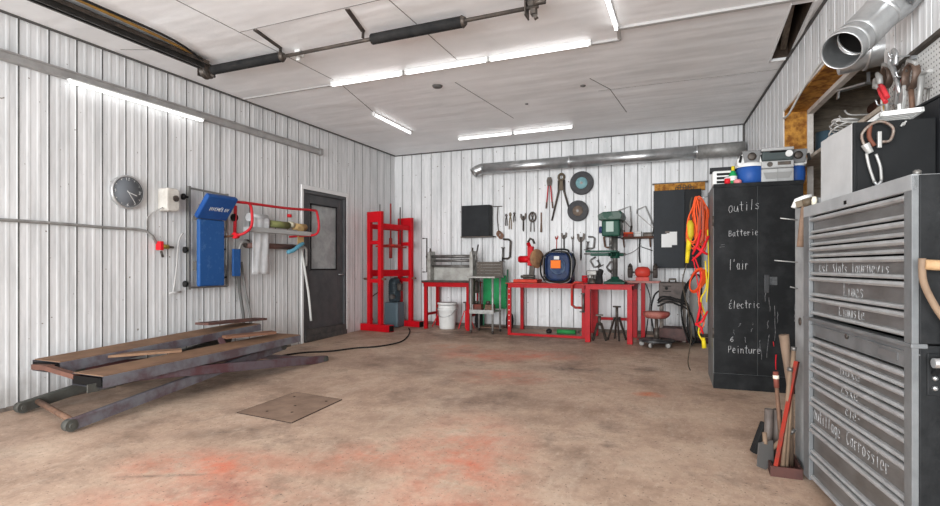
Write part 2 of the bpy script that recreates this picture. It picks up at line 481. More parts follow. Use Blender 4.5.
# raised strip across the ceiling where the sheets meet, corner trims
m_ = MB(); m_.bx(-4.98, -3.70, 4.835, 4.86, 3.148, 3.16); m_.bx(-3.70, -0.6, 4.83, 4.865, 3.142, 3.16); m_.bx(-0.6, 0.86, 4.60, 4.64, 3.14, 3.16); m_.bar((-0.6, 4.85, 3.152), (-0.58, 4.62, 3.152), 0.03, 0.014)
struct(m_, 'trim_1', mat('strip_grey', (176, 174, 172), 0.5))
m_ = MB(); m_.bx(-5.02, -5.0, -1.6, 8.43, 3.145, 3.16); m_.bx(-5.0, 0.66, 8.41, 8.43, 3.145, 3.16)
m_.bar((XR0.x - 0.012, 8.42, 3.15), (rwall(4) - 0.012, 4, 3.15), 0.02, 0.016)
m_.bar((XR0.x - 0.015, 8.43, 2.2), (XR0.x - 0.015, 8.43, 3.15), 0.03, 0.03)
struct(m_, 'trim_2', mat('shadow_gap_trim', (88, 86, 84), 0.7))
m_ = MB(); m_.bx(-5.03, -5.0, -1.5, 5.9, -0.08, 0.02); 
for i in range(30):
    y0 = -1.5 + i * 0.248
    if y0 + 0.25 < 5.93: m_.bx(-5.03, -5.005, y0, y0 + 0.249, fz(y0) - 0.05, fz(y0) + 0.03)
struct(m_, 'baseboard_left', mat('dirty_base_flashing', (120, 110, 102), 0.7, 0, (84, 76, 70), 7))
m_ = MB(); m_.bx(-5.0, 0.66, 8.41, 8.43, 0.0, 0.17)
struct(m_, 'baseboard_back', mat('dirty_base_flashing', (120, 110, 102), 0.7))

# wall raceway and pipe on the left wall
m_ = MB(); m_.bx(-5.02, -4.965, -1.5, 6.26, 2.765, 2.83); m_.bx(-5.02, -4.95, -1.5, 6.26, 2.825, 2.84); m_.bx(-5.02, -4.955, 6.24, 6.31, 2.76, 2.85)
struct(m_, 'trim_3', mat('grey_raceway', (168, 166, 164), 0.45, 0.3, (142, 140, 138), 6), bevel=0.004)

# ---------------------------------------------------------------- lamps
def tube_lamp(label, loc, rz, L, group=None, box=False, flip=1):
    t = thing('fluorescent_lamp', label, 'lamp', loc, rz, group)
    m = MB(); m.bx(-L / 2, L / 2, -0.02, 0.02, -0.018, 0)
    m.build('housing', whitep, t, bevel=0.003)
    for e in (-L / 2, L / 2 - 0.02):
        m = MB(); m.bx(e, e + 0.02, -0.014, 0.014, -0.05, -0.018); m.build('end_holder', white, t)
    m = MB(); m.cyl((-L / 2 + 0.02, 0, -0.036), (L / 2 - 0.02, 0, -0.036), 0.013, n=10); m.build('glowing_tube', tubeglow, t)
    return t


for (x, l, L_) in ((-3.20, 'white ceiling tube lamp at the left end of the long row of three', 0.90), (-2.27, 'white ceiling tube lamp in the middle of the long row of three', 0.91), (-1.32, 'white ceiling tube lamp at the right end of the long row of three', 0.97)):
    tube_lamp(l, (x, 4.78, 3.16), 0, L_, 'tube lamps of the long ceiling row')
tube_lamp('white ceiling tube lamp pointing at the camera, right of the long row', (-0.59, 3.9, 3.16), PI / 2, 1.35)
tube_lamp('short ceiling tube lamp running towards the back near the left corner', (-3.86, 6.44, 3.16), PI / 2 + 0.03, 1.05)
tube_lamp('left tube lamp of the pair on the ceiling nearest the back wall', (-2.93, 7.57, 3.16), -0.02, 0.90, 'tube lamps nearest the back wall')
tube_lamp('right tube lamp of the pair on the ceiling nearest the back wall', (-2.02, 7.55, 3.16), -0.02, 0.90, 'tube lamps nearest the back wall')
t = thing('fluorescent_lamp', 'long tube lamp clipped under the raceway on the left wall', 'lamp', (-4.955, 3.57, 2.765))
m = MB(); m.bx(-0.03, 0.02, -0.68, 0.68, -0.012, 0.0); m.build('housing', whitep, t)
m = MB(); m.cyl((0.0, -0.67, -0.024), (0.0, 0.67, -0.024), 0.013, n=10); m.build('glowing_tube', tubeglow, t)

# ---------------------------------------------------------------- door
d = bpy.data.objects.new('door_1', None); C.objects.link(d); d.location = (XL, 5.955, 0.09); d['kind'] = 'structure'
# local: y along the wall (0..1.0), z up, x into the room
dg = mat('charcoal_door_paint', (74, 75, 77), 0.42, 0, (88, 88, 89), 6)
m = MB(); m.bx(-0.08, 0.012, 0, 0.05, 0, 2.14); m.bx(-0.08, 0.012, 0.95, 1.0, 0, 2.14); m.bx(-0.08, 0.012, 0.05, 0.95, 2.09, 2.14)
m.build('door_frame', dg, d, bevel=0.003)
m = MB(); m.bx(-0.06, -0.02, 0.05, 0.17, 0.16, 2.09); m.bx(-0.06, -0.02, 0.80, 0.95, 0.16, 2.09); m.bx(-0.06, -0.02, 0.17, 0.80, 1.96, 2.09); m.bx(-0.06, -0.02, 0.17, 0.80, 0.16, 1.0)
m.build('door_leaf', dg, d, bevel=0.004)
m = MB()
m.bx(-0.022, -0.014, 0.18, 0.2, 1.0, 1.96); m.bx(-0.022, -0.014, 0.77, 0.79, 1.0, 1.96); m.bx(-0.022, -0.014, 0.18, 0.79, 1.94, 1.96); m.bx(-0.022, -0.014, 0.18, 0.79, 1.0, 1.02)
m.build('glazing_bead', black, d)
m = MB(); m.bx(-0.045, -0.038, 0.17, 0.80, 1.0, 1.96); m.build('door_glass', mat('frosted_film_glass', (170, 172, 172), 0.25, 0, (148, 150, 150), 5, thr=(0.4, 0.6)), d)
m = MB(); m.bx(-0.04, 0.02, 0.04, 0.97, -0.07, 0.0); m.bx(-0.04, 0.035, 0.02, 0.99, 0.0, 0.07); m.bx(-0.04, 0.02, 0.04, 0.97, 0.07, 0.16); m.build('door_sill', mat('charcoal_sill', (70, 70, 71), 0.6, 0, (96, 92, 88), 12), d)
m = MB(); m.bx(-0.03, 0.02, -0.04, 1.04, 2.14, 2.2); m.bx(-0.03, 0.016, -0.04, 0.0, -0.05, 2.14); m.bx(-0.03, 0.016, 1.0, 1.03, -0.05, 2.14); m.build('door_trim', whitep, d, bevel=0.004)
m = MB(); m.cyl((-0.02, 0.88, 0.93), (0.03, 0.88, 0.93), 0.012); m.cyl((0.03, 0.88, 0.93), (0.03, 0.78, 0.93), 0.01); m.build('door_handle', galv, d)

# ---------------------------------------------------------------- alcove and wood lining in the right wall
def rw3(y, off, z):                              # a point measured from the right wall's face; off>0 goes into the wall
    return (rwall(y) + off, y, z)


def rbox(mb, y0, y1, o0, o1, z0, z1):
    vs = []
    for z in (z0, z1):
        vs += [rw3(y0, o0, z), rw3(y0, o1, z), rw3(y1, o1, z), rw3(y1, o0, z)]
    mb.add(vs, [(0, 1, 2, 3), (7, 6, 5, 4), (0, 4, 5, 1), (1, 5, 6, 2), (2, 6, 7, 3), (3, 7, 4, 0)])


m = MB(); rbox(m, 6.10, 6.08, 0.0, 0.21, 1.45, 2.69); rbox(m, 6.10, 3.70, 0.0, 0.21, 2.67, 2.69)
struct(m, 'trim_4', osb)
m = MB(); rbox(m, 6.085, 6.06, 0.19, 0.24, 1.45, 2.67); rbox(m, 6.085, 3.70, 0.19, 0.24, 2.63, 2.67); rbox(m, 6.10, 6.088, -0.012, 0.0, 1.45, 2.7); rbox(m, 6.1, 3.70, -0.008, 0.0, 2.685, 2.70)
struct(m, 'trim_5', mat('pale_edge_batten', (222, 218, 212), 0.6, 0, (190, 182, 174), 8))
alc = mat('dusty_dark_boards', (196, 182, 164), 0.85, 0, (120, 108, 96), 5, stretch=(1, 2, 5))
m = MB(); rbox(m, 7.0, 3.4, 1.15, 1.2, 1.2, 3.1); rbox(m, 7.0, 6.95, 0.22, 1.15, 1.2, 3.1); rbox(m, 3.45, 3.4, 0.22, 1.15, 1.2, 3.1); rbox(m, 7.0, 3.4, 0.22, 1.2, 1.2, 1.25); rbox(m, 7.0, 3.4, 0.22, 1.2, 3.05, 3.1)
struct(m, 'wall_alcove', alc)
# things stored in the alcove
m = MB(); rbox(m, 6.9, 3.5, 0.45, 1.15, 2.12, 2.15); tag(m.build('storage_shelf', mat('grey_shelf_board', (196, 186, 172), 0.8, 0, (140, 130, 118), 8)), 'dusty grey shelf board inside the wall opening', 'shelf')
m = MB(); rbox(m, 6.9, 3.5, 0.70, 1.15, 2.50, 2.53); tag(m.build('storage_shelf', MATS['grey_shelf_board']), 'higher narrow shelf board at the back of the wall opening', 'shelf')
pts = [(1.32, 6.0, 2.28), (1.34, 5.5, 2.30), (1.36, 5.1, 2.28), (1.40, 4.5, 2.29)]
m = MB(); m.tube(spline(pts, 5), [0.105 + 0.025 * math.sin(i * 1.7) for i in range(16)], 10, flat=0.8)
tag(m.build('canvas_roll', mat('grey_canvas', (176, 166, 150), 0.9, 0, (92, 84, 74), 9, 0.5, 12)), 'grey rumpled canvas roll lying on the shelf in the wall opening', 'cloth')
m = MB(); m.cyl((1.55, 6.0, 2.60), (1.66, 5.2, 2.60), 0.06, n=12)
tag(m.build('rusty_pipe', mat('pinkish_rust', (150, 104, 86), 0.7, 0, (100, 76, 64), 8)), 'rust pink pipe lying on the upper shelf in the wall opening', 'pipe')
m = MB(); m.cyl((1.25, 6.35, 2.151), (1.25, 6.35, 2.50), 0.10, n=14)
tag(m.build('paint_tin', mat('blue_grey_tin', (98, 124, 140), 0.4, 0.3)), 'small blue-grey tin at the far end of the wall opening', 'tin')
m = MB(); m.bar((1.12, 5.25, 2.60), (1.26, 5.02, 2.575), 0.06, 0.015); m.bar((1.115, 5.26, 2.60), (1.11, 5.265, 2.54), 0.05, 0.01)
m.bar((1.26, 5.02, 2.58), (1.26, 5.02, 2.66), 0.02, 0.02)
tag(m.build('bracket', galv), 'short galvanised angle bracket hanging in the wall opening', 'bracket')
m = MB(); m.bx(1.56, 1.9, 5.0, 6.2, 2.151, 2.20); m.bx(1.56, 1.95, 4.6, 5.9, 2.20, 2.24)
tag(m.build('board_offcuts', ply), 'stack of brown board offcuts in the wall opening', 'boards')
for i, (y, l) in enumerate([(4.55, 'farthest'), (4.4, 'second farthest'), (4.25, 'second nearest'), (4.1, 'nearest')]):
    m = MB(); m.tube(spline([(0.98, y + 0.35, 2.24), (1.01, y + 0.33, 2.20), (1.15, y + 0.33, 2.19)], 4), 0.007, 6); m.cyl((1.15, y + 0.33, 2.19), (1.42, y + 0.33, 2.19), 0.007, n=6)
    tag(m.build('steel_prong', galv_dull), 'bent steel prong below the ducts, %s of four from the camera' % l, 'hook', 'steel prongs at the wall opening')

# pegboard
peg = bpy.data.materials.new('pegboard'); peg.use_nodes = True; nt = peg.node_tree
b = nt.nodes['Principled BSDF']; tc = nt.nodes.new('ShaderNodeTexCoord'); sc_ = nt.nodes.new('ShaderNodeVectorMath'); sc_.operation = 'SCALE'; sc_.inputs['Scale'].default_value = 1 / 0.0254
fr = nt.nodes.new('ShaderNodeVectorMath'); fr.operation = 'FRACTION'; sb = nt.nodes.new('ShaderNodeVectorMath'); sb.operation = 'SUBTRACT'; sb.inputs[1].default_value = (0.5, 0.5, 0.5)
ml = nt.nodes.new('ShaderNodeVectorMath'); ml.operation = 'MULTIPLY'; ml.inputs[1].default_value = (0, 1, 1)
ln = nt.nodes.new('ShaderNodeVectorMath'); ln.operation = 'LENGTH'
nt.links.new(tc.outputs['Object'], sc_.inputs[0]); nt.links.new(sc_.outputs[0], fr.inputs[0]); nt.links.new(fr.outputs[0], sb.inputs[0]); nt.links.new(sb.outputs[0], ml.inputs[0]); nt.links.new(ml.outputs[0], ln.inputs[0])
mr = nt.nodes.new('ShaderNodeMapRange'); mr.inputs['From Min'].default_value = 0.14; mr.inputs['From Max'].default_value = 0.2
nt.links.new(ln.outputs['Value'], mr.inputs['Value']); mx = nt.nodes.new('ShaderNodeMix'); mx.data_type = 'RGBA'
mx.inputs[6].default_value = lin((70, 68, 66)); mx.inputs[7].default_value = lin((206, 205, 202)); nt.links.new(mr.outputs[0], mx.inputs[0]); nt.links.new(mx.outputs[2], b.inputs['Base Color'])
b.inputs['Roughness'].default_value = 0.5
m = MB(); rbox(m, 3.70, -1.0, 0.02, 0.03, 1.3, 2.24)
tag(m.build('pegboard', peg), 'white perforated pegboard on the right wall above the tool chest', 'pegboard')
m = MB(); rbox(m, 3.70, -1.0, -0.008, 0.02, 2.216, 2.235)
struct(m, 'trim_6', mat('dark_edge', (58, 54, 50), 0.7, 0, (84, 78, 72), 8))


# ---------------------------------------------------------------- writing in chalk: every letter is a few strokes on a 0..1 by 0..1.5 grid
GL = {
 'O': ['.5,1 .1,.8 0,.4 .3,0 .7,.1 .95,.5 .8,.9 .5,1'], 'o': ['.5,.8 .1,.6 .1,.2 .5,0 .9,.2 .9,.6 .5,.8'],
 'u': ['0,.8 0,.2 .3,0 .7,.1 .9,.8', '.9,.8 1,0'], 't': ['.5,1.3 .5,.1 .8,0', '0,.9 1,.95'], 'i': ['.5,.8 .5,0', '.5,1.1 .5,1.18'],
 'l': ['.5,1.4 .4,0'], 's': ['.9,.7 .4,.8 .1,.6 .8,.3 .6,0 0,.1'], 'B': ['0,0 0,1.2 .7,1.1 .7,.7 .1,.6 .8,.5 .8,.1 0,0'],
 'a': ['.8,.7 .3,.8 0,.4 .3,0 .8,.2', '.8,.8 .8,.1 1,0'], 'e': ['.1,.4 .9,.5 .7,.8 .3,.8 0,.4 .3,0 .9,.1'], 'r': ['.1,.8 .2,0', '.2,.5 .5,.8 .9,.7'],
 "'": ['.4,1.4 .3,1.1'], 'E': ['.9,.9 .3,1 0,.7 .5,.5 0,.3 .3,0 .9,.1', '.5,1.2 .8,1.5'], 'c': ['.9,.7 .4,.8 0,.4 .4,0 .9,.1'],
 '6': ['.8,1.2 .2,.8 0,.3 .4,0 .8,.2 .7,.6 .1,.5'], 'P': ['.1,0 0,1.2 .8,1.1 .8,.7 .1,.6'], 'n': ['.1,.8 .1,0', '.1,.5 .5,.8 .8,.6 .9,0'],
 'T': ['0,1.2 1,1.25', '.5,1.2 .5,0'], 'v': ['0,.8 .5,0 1,.8'], 'L': ['.1,1.3 .1,0 .9,.05'], 'm': ['0,.8 0,0', '0,.5 .25,.8 .5,.5 .5,0', '.5,.5 .75,.8 1,.5 1,0'],
 'S': ['.9,1.1 .4,1.2 .1,.9 .8,.4 .6,0 0,.1'], 'b': ['.1,1.3 .1,0', '.1,.2 .5,0 .9,.3 .6,.7 .1,.6'], 'x': ['0,.8 .9,0', '.9,.8 0,0'], 'Z': ['0,1.1 .9,1.1 .1,.1 1,0'],
 'C': ['.9,1.1 .3,1.2 0,.5 .4,0 .9,.2'], 'y': ['0,.8 .5,.2', '1,.8 .3,-.4'], '-': ['.1,.5 .9,.5'], 'M': ['0,0 0,1.2 .5,.4 1,1.2 1,0'], 'I': ['.5,0 .5,1.2'],
 'H': ['0,0 0,1.2', '1,0 1,1.2', '0,.6 1,.6'], 'N': ['0,0 0,1.2 1,0 1,1.2'], '/': ['0,0 1,1.3'], 'g': ['.8,.7 .3,.8 0,.4 .4,0 .8,.3', '.8,.8 .7,-.4 .1,-.3'],
 '1': ['.2,.9 .5,1.2 .5,0'], '2': ['.1,.9 .5,1.2 .9,.9 0,0 1,0'], '3': ['.1,1.1 .6,1.2 .9,.9 .4,.6 .9,.3 .5,0 0,.1'], '9': ['.8,.8 .4,.6 .1,.9 .5,1.2 .8,.9 .6,0'],
}


def writing(mb, text, x, z, h, w_, y, r=0.0022, rise=0.0, jit=0.06, rnd=None):
    rnd = rnd or random.Random(len(text) * 7 + 3)
    adv = w_ / max(1, len(text))
    for i, ch in enumerate(text):
        ox = x + adv * i; oz = z + rise * i
        for st in GL.get(ch, []):
            pts = []
            for p in st.split():
                a, b_ = map(float, p.split(','))
                pts.append((ox + (a + rnd.uniform(-jit, jit)) * adv * 0.74, y, oz + (b_ + rnd.uniform(-jit, jit)) * h / 1.2))
            mb.tube(pts, r, 5)
    return mb


# ---------------------------------------------------------------- garage door hardware below the ceiling
t = thing('garage_door_track', 'long dark steel door track under the ceiling beside the left wall', 'track', (-4.40, 3.76, 3.09))
m = MB(); m.bx(-0.035, -0.03, -5.4, 0, -0.02, 0.05); m.bx(0.03, 0.035, -5.4, 0, -0.02, 0.05); m.bx(-0.035, 0.035, -5.4, 0, 0.045, 0.05); m.bx(-0.035, -0.015, -5.4, 0, -0.022, -0.018); m.bx(0.02, 0.035, -5.4, 0, -0.022, -0.018)
m.build('channel', mat('dark_galvanised', (92, 90, 87), 0.45, 0.7, (64, 62, 60), 8), t)
m = MB(); m.bx(0.035, 0.1, -5.4, 0.0, 0.03, 0.034); m.bx(0.096, 0.1, -5.4, 0.0, 0.0, 0.034)
m.build('mounting_angle', darksteel, t)
for y in (-0.15, -0.6, -1.05, -1.5):
    m = MB(); m.cyl((-0.04, y, 0.015), (-0.03, y, 0.015), 0.008, n=8); m.build('bolt', galv, t)
m = MB(); m.tube(spline([(-4.27, -1.2, 3.135), (-4.26, 1.5, 3.13), (-4.24, 2.4, 3.14), (-4.26, 3.2, 3.135), (-4.33, 3.7, 3.13)], 5), 0.012, 6)
tag(m.build('ochre_cable', mat('ochre_sheath', (160, 122, 62), 0.6, 0, (110, 84, 50), 5)), 'ochre cable running along the door track on the ceiling', 'cable')
m = MB(); m.tube(spline([(-4.2, 1.5, 3.14), (-4.18, 2.6, 3.13), (-4.2, 3.3, 3.13), (-4.34, 3.78, 3.1)], 5), 0.01, 6)
tag(m.build('black_cable', rubber), 'thin black cable beside the ochre one on the ceiling', 'cable')
# torsion shaft with two sleeved springs
t = thing('torsion_shaft', 'steel door shaft with two black sleeved springs below the ceiling', 'door hardware', (-4.46, 3.86, 3.08))
m = MB(); m.cyl((0, 0, 0), (3.40, -0.02, 0), 0.016, n=10); m.build('shaft', darksteel, t)
for a, b_ in ((0.1, 0.96), (1.94, 2.78)):
    m = MB(); n_ = 120
    m.tube([(a + (b_ - a) * i / n_, -0.006, 0) for i in range(n_ + 1)], [0.043 + (0.003 if i % 2 else 0) for i in range(n_ + 1)], 14)
    s_ = m.build('spring_sleeve', rubber, t)
    m = MB(); m.cyl((b_, -0.006, 0), (b_ + 0.03, -0.006, 0), 0.05, 0.03, n=14); m.build('spring_cone', darksteel, s_)
m = MB(); m.lathe([(0.016, -0.02), (0.07, -0.02), (0.075, -0.01), (0.05, 0), (0.05, 0.03), (0.075, 0.04), (0.07, 0.05), (0.016, 0.05)], (0.0, 0, 0), (1, 0, 0)); m.build('cable_drum', darksteel, t)
m = MB(); m.bx(3.30, 3.31, -0.05, 0.05, -0.06, 0.08); m.bx(3.34, 3.38, -0.03, 0.03, -0.05, 0.06); m.bar((3.31, 0, 0.08), (3.38, 0, -0.08), 0.03, 0.03); m.cyl((3.37, -0.04, 0.02), (3.46, -0.04, 0.02), 0.022); m.build('end_bracket', darksteel, t)
m = MB(); m.bx(-0.05, -0.04, -0.06, 0.06, -0.05, 0.08); m.bar((-0.045, 0, 0.0), (0.08, 0.03, -0.05), 0.03, 0.02); m.build('bearing_bracket', darksteel, t)
for x0, x1 in ((-3.43, -3.50), (-2.49, -2.60)):
    m = MB(); m.bar((x0, 3.46, 3.155), (x1, 3.84, 3.155), 0.035, 0.01); m.bar((x1, 3.84, 3.155), (x1 - 0.01, 3.85, 3.10), 0.035, 0.006)
    o = m.build('hanger_strap', darksteel)
    tag(o, 'dark steel strap on the ceiling left of the middle of the shaft' if x0 < -3 else 'dark steel strap on the ceiling beside the second black spring', 'strap')
m = MB(); m.bx(-3.42, -3.36, 3.93, 4.0, 3.1, 3.16); m.cyl((-3.39, 3.95, 3.1), (-3.39, 3.95, 3.06), 0.02)
tag(m.build('junction_box', white, bevel=0.006), 'small white box on the ceiling by the door shaft', 'box')

# ---------------------------------------------------------------- ducts
t = thing('exhaust_duct', 'long round galvanised duct along the back wall with an angled open end', 'duct', (0, 8.24, 0))
m = MB(); m.cyl((-3.22, 0, 2.765), (-1.75, 0, 2.77), 0.088, n=24, cap=False); m.build('duct_section', galv, t, solid=0.003)
m = MB(); m.cyl((-1.76, 0, 2.77), (0.08, 0, 2.775), 0.091, n=24, cap=False); m.build('duct_section', galv, t, solid=0.003)
m = MB(); m.cyl((0.06, 0, 2.775), (0.66, 0, 2.775), 0.096, n=24, cap=False); m.build('duct_section', galv_dull, t, solid=0.003)
for x in (-1.78, 0.04):
    m = MB(); m.lathe([(0.09, 0), (0.099, 0.005), (0.099, 0.025), (0.09, 0.03)], (x, 0, 2.772), (1, 0, 0)); m.build('joint_ring', galv, t)
m = MB(); m.tube([(-3.2, 0, 2.765), (-3.25, 0, 2.764), (-3.32, -0.02, 2.735), (-3.37, -0.05, 2.69)], [0.088, 0.089, 0.086, 0.088], 24, cap=False); m.build('duct_elbow', galv, t, solid=0.003)
m = MB(); m.cyl((-3.2, 0, 2.765), (-3.19, 0, 2.765), 0.084, n=20); m.build('dark_bore', dark_in, t)
for x in (-3.0, -1.0, 0.35):
    m = MB(); m.bx(x, x + 0.02, 0.09, 0.2, 2.72, 2.8); m.build('strap', galv_dull, t)

t = thing('exhaust_duct', 'big shiny galvanised duct with an open end high on the right', 'duct', (0, 0, 0))
Q = [Vector(p) for p in ((0.641, 2.98, 2.16), (0.735, 3.127, 2.264), (0.853, 3.209, 2.396), (0.968, 3.171, 2.521))]
m = MB(); m.tube(spline([Q[0], Q[0] + (Q[1] - Q[0]) * 0.6, Q[1]], 4), 0.083, 32, cap=False); m.build('open_end', galv, t, solid=0.004)
m = MB(); m.tube(spline([Q[1], Q[2], Q[3], (0.93, 2.2, 2.78), (1.02, -0.5, 2.80)], 5), 0.086, 32, cap=False); m.build('duct_section', galv, t, solid=0.004)
for a_, dd in ((Q[0] + (Q[1] - Q[0]) * 0.4, Q[1] - Q[0]), (Q[2], Q[3] - Q[1])):
    m = MB(); m.lathe([(0.083, 0), (0.090, 0.004), (0.091, 0.012), (0.090, 0.02), (0.083, 0.024)], a_, dd, 32); m.build('joint_ring', galv, t)
m = MB(); m.cyl(Q[1], Q[1] + (Q[2] - Q[1]) * 0.05, 0.078, n=24); m.build('dark_bore', dark_in, t)
t = thing('duct_elbow', 'shiny duct elbow going into the wall opening behind the big open duct', 'duct', (0, 0, 0))
m = MB(); m.tube([(0.80, 3.80, 2.40), (0.90, 3.79, 2.41), (1.0, 3.78, 2.42), (1.30, 3.80, 2.40)], [0.1, 0.1, 0.1, 0.1], 28, cap=False); m.build('bend', galv, t, solid=0.004)
m = MB(); m.lathe([(0.1, 0), (0.108, 0.004), (0.108, 0.014), (0.1, 0.018)], (0.93, 3.79, 2.412), (1, 0, 0), 28); m.build('joint_ring', galv, t)
m = MB(); m.cyl((0.84, 3.795, 2.403), (0.85, 3.795, 2.403), 0.095, n=20); m.build('dark_bore', dark_in, t)

# ---------------------------------------------------------------- left wall
t = thing('wall_clock', 'round dark grey wall clock with a silver rim on the left wall', 'clock', (XL, 3.435, 1.858))
m = MB(); m.lathe([(0.15, 0.006), (0.16, 0.01), (0.163, 0.035), (0.155, 0.05), (0.145, 0.045)], (0, 0, 0), (1, 0, 0), 40); m.build('rim', mat('silver_rim', (188, 188, 188), 0.3, 0.6), t)
m = MB(); m.lathe([(0.0, 0.038), (0.15, 0.038), (0.15, 0.008), (0, 0.008)], (0, 0, 0), (1, 0, 0), 40); face = m.build('dial', mat('slate_dial', (112, 116, 121), 0.6), t)
m = MB()
for k in range(60):
    a = k * PI / 30; big = k % 5 == 0
    if k % 15 == 0: continue
    r0, r1 = (0.122, 0.138) if big else (0.132, 0.138)
    m.bar((0.0395, r0 * math.sin(a), r0 * math.cos(a)), (0.0395, r1 * math.sin(a), r1 * math.cos(a)), 0.005 if big else 0.002, 0.001, (1, 0, 0))
m.build('minute_mark', white, t)
m = MB()
for s_, y, z in (('12', 0.0, 0.112), ('3', 0.118, -0.01), ('6', 0.0, -0.135), ('9', -0.118, -0.01)):
    n_ = len(s_)
    for i, ch in enumerate(s_):
        for st in GL[ch]:
            m.tube([(0.0395, y - 0.012 * n_ + i * 0.024 + float(p.split(',')[0]) * 0.017, z + float(p.split(',')[1]) * 0.022) for p in st.split()], 0.002, 5)
m.build('numeral', white, t)
m = MB(); m.bar((0.0415, -0.01, 0.004), (0.0415, 0.085, -0.028), 0.006, 0.002, (1, 0, 0)); m.build('hour_hand', white, t)
m = MB(); m.bar((0.0435, -0.01, 0.015), (0.0435, 0.07, -0.105), 0.004, 0.002, (1, 0, 0)); m.build('minute_hand', white, t)

t = thing('hose_reel', 'small off-white round-cornered hose reel housing on the left wall', 'reel', (XL, 3.84, 1.82))
m = MB(); m.prism([(-0.075, -0.08), (-0.06, -0.11), (0.05, -0.11), (0.075, -0.08), (0.075, 0.1), (0.05, 0.125), (-0.06, 0.125), (-0.075, 0.1)], -0.14, -0.0, Matrix(((0, -1, 0, 0), (1, 0, 0, 0), (0, 0, 1, 0), (0, 0, 0, 1))))
m.build('case', mat('cream_plastic', (206, 202, 194), 0.5, 0, (180, 174, 166), 9), t, bevel=0.02, seg=4)
m = MB(); m.cyl((0.135, 0.02, 0.02), (0.155, 0.02, 0.02), 0.032, n=16); m.build('outlet_plate', darksteel, t)
m = MB(); m.tube(spline([(0.1, -0.09, -0.08), (0.04, -0.16, -0.14), (0.02, -0.2, -0.2), (0.02, -0.2, -0.3)], 4), 0.006, 6); m.build('lead', mat('grey_cord', (150, 148, 145), 0.6), t)

m = MB(); P_ = [(-5.005, y, 1.508 + 0.006 * math.sin(y * 3)) for y in [x * 0.25 - 1 for x in range(18)]] + [(-5.005, 3.5, 1.508), (-5.005, 3.62, 1.50), (-5.0, 3.69, 1.45), (-4.995, 3.73, 1.38)]
m.tube(P_, 0.013, 8); tag(m.build('air_pipe', galv_dull), 'grey air pipe running level along the left wall under the clock', 'pipe')
t = thing('air_valve', 'red and brass air valve at the end of the wall pipe', 'valve', (-4.97, 3.77, 1.35))
m = MB(); m.bx(-0.04, 0.03, -0.04, 0.0, -0.04, 0.05); m.build('valve_body', redpl, t, bevel=0.006)
m = MB(); m.cyl((0, 0, 0), (0.0, 0.07, -0.005), 0.024, n=10); m.build('brass_body', mat('brass', (176, 152, 70), 0.35, 0.8), t)
m = MB(); m.cyl((0, 0.07, -0.005), (0.0, 0.13, -0.008), 0.012, n=8); m.cyl((0, -0.01, -0.05), (0, 0.01, -0.11), 0.012, n=8); m.build('coupling', darksteel, t)

# blue creeper hanging on the wall
t = thing('mechanic_creeper', 'blue padded mechanic creeper hanging upright on the left wall', 'creeper', (-5.0, 4.06, 0.9))
m = MB(); m.bar((0.06, 0.0, 0.0), (0.06, 0.0, 1.1), 0.025, 0.03); m.bar((0.06, 0.5, 0.02), (0.06, 0.5, 1.08), 0.02, 0.03); m.bar((0.06, 0, 0.02), (0.06, 0.5, 0.02), 0.02, 0.02); m.bar((0.06, 0, 1.08), (0.06, 0.5, 1.06), 0.02, 0.02)
m.tube(spline([(0.07, 0.38, 0.72), (0.08, 0.46, 0.66), (0.08, 0.48, 0.55), (0.07, 0.48, 0.2)], 4), 0.012, 8)
m.build('frame', mat('dull_chrome', (138, 137, 134), 0.35, 0.7), t)
m = MB()
m.bx(0.09, 0.14, 0.06, 0.40, 0.03, 0.76); m.build('back_pad', blue, t, bevel=0.018, seg=3)
hp = Matrix.Translation((0.13, 0.21, 0.77)) @ Matrix.Rotation(math.radians(38), 4, 'Y')
m = MB(); m.bx(-0.03, 0.03, -0.20, 0.20, 0.0, 0.30, hp); pad = m.build('head_pad', mat('deep_blue_vinyl', (34, 72, 132), 0.4, 0, (42, 82, 142), 9), t, bevel=0.018, seg=3)
m = MB()
wt = MB()
for i, ch in enumerate('MICHELIN'):
    for st in GL[ch if ch in GL else ch.lower()]:
        wt.tube([hp @ Vector((0.031, -0.10 + i * 0.031 + float(p.split(',')[0]) * 0.022, 0.12 + float(p.split(',')[1]) * 0.036)) for p in st.split()], 0.0028, 5)
wt.build('white_lettering', white, pad)
m = MB(); m.bx(0.09, 0.12, 0.535, 0.65, 0.13, 0.45); m.build('arm_pad', blue, t, bevel=0.012)
for y, z in ((-0.04, 0.06), (-0.04, 0.42), (-0.06, 0.98), (0.44, 0.12), (0.44, 0.44)):
    m = MB(); m.lathe([(0.0, -0.014), (0.032, -0.014), (0.035, 0), (0.032, 0.014), (0, 0.014)], (0.05, y, z), (0.3, 1, 0), 14); m.bar((0.05, y, z), (0.06, y + 0.05, z), 0.02, 0.02); m.build('caster', rubber, t)
m = MB(); m.bx(0.0, 0.05, 0.1, 0.44, 0.2, 0.3); m.bx(0.0, 0.05, 0.1, 0.44, 0.75, 0.8); m.build('back_board', mat('grey_board', (120, 116, 110), 0.6), t)
m = MB(); m.tube(spline([(-4.98, 4.02, 1.5), (-4.97, 3.96, 1.4), (-4.98, 3.94, 1.1), (-4.98, 3.9, 0.86)], 5), 0.008, 6); m.tube([(-4.98, 3.86, 0.87), (-4.96, 3.98, 0.88)], 0.012, 6)
tag(m.build('thin_hose', mat('pale_hose', (176, 174, 172), 0.6)), 'thin pale hose hanging left of the blue creeper', 'hose')

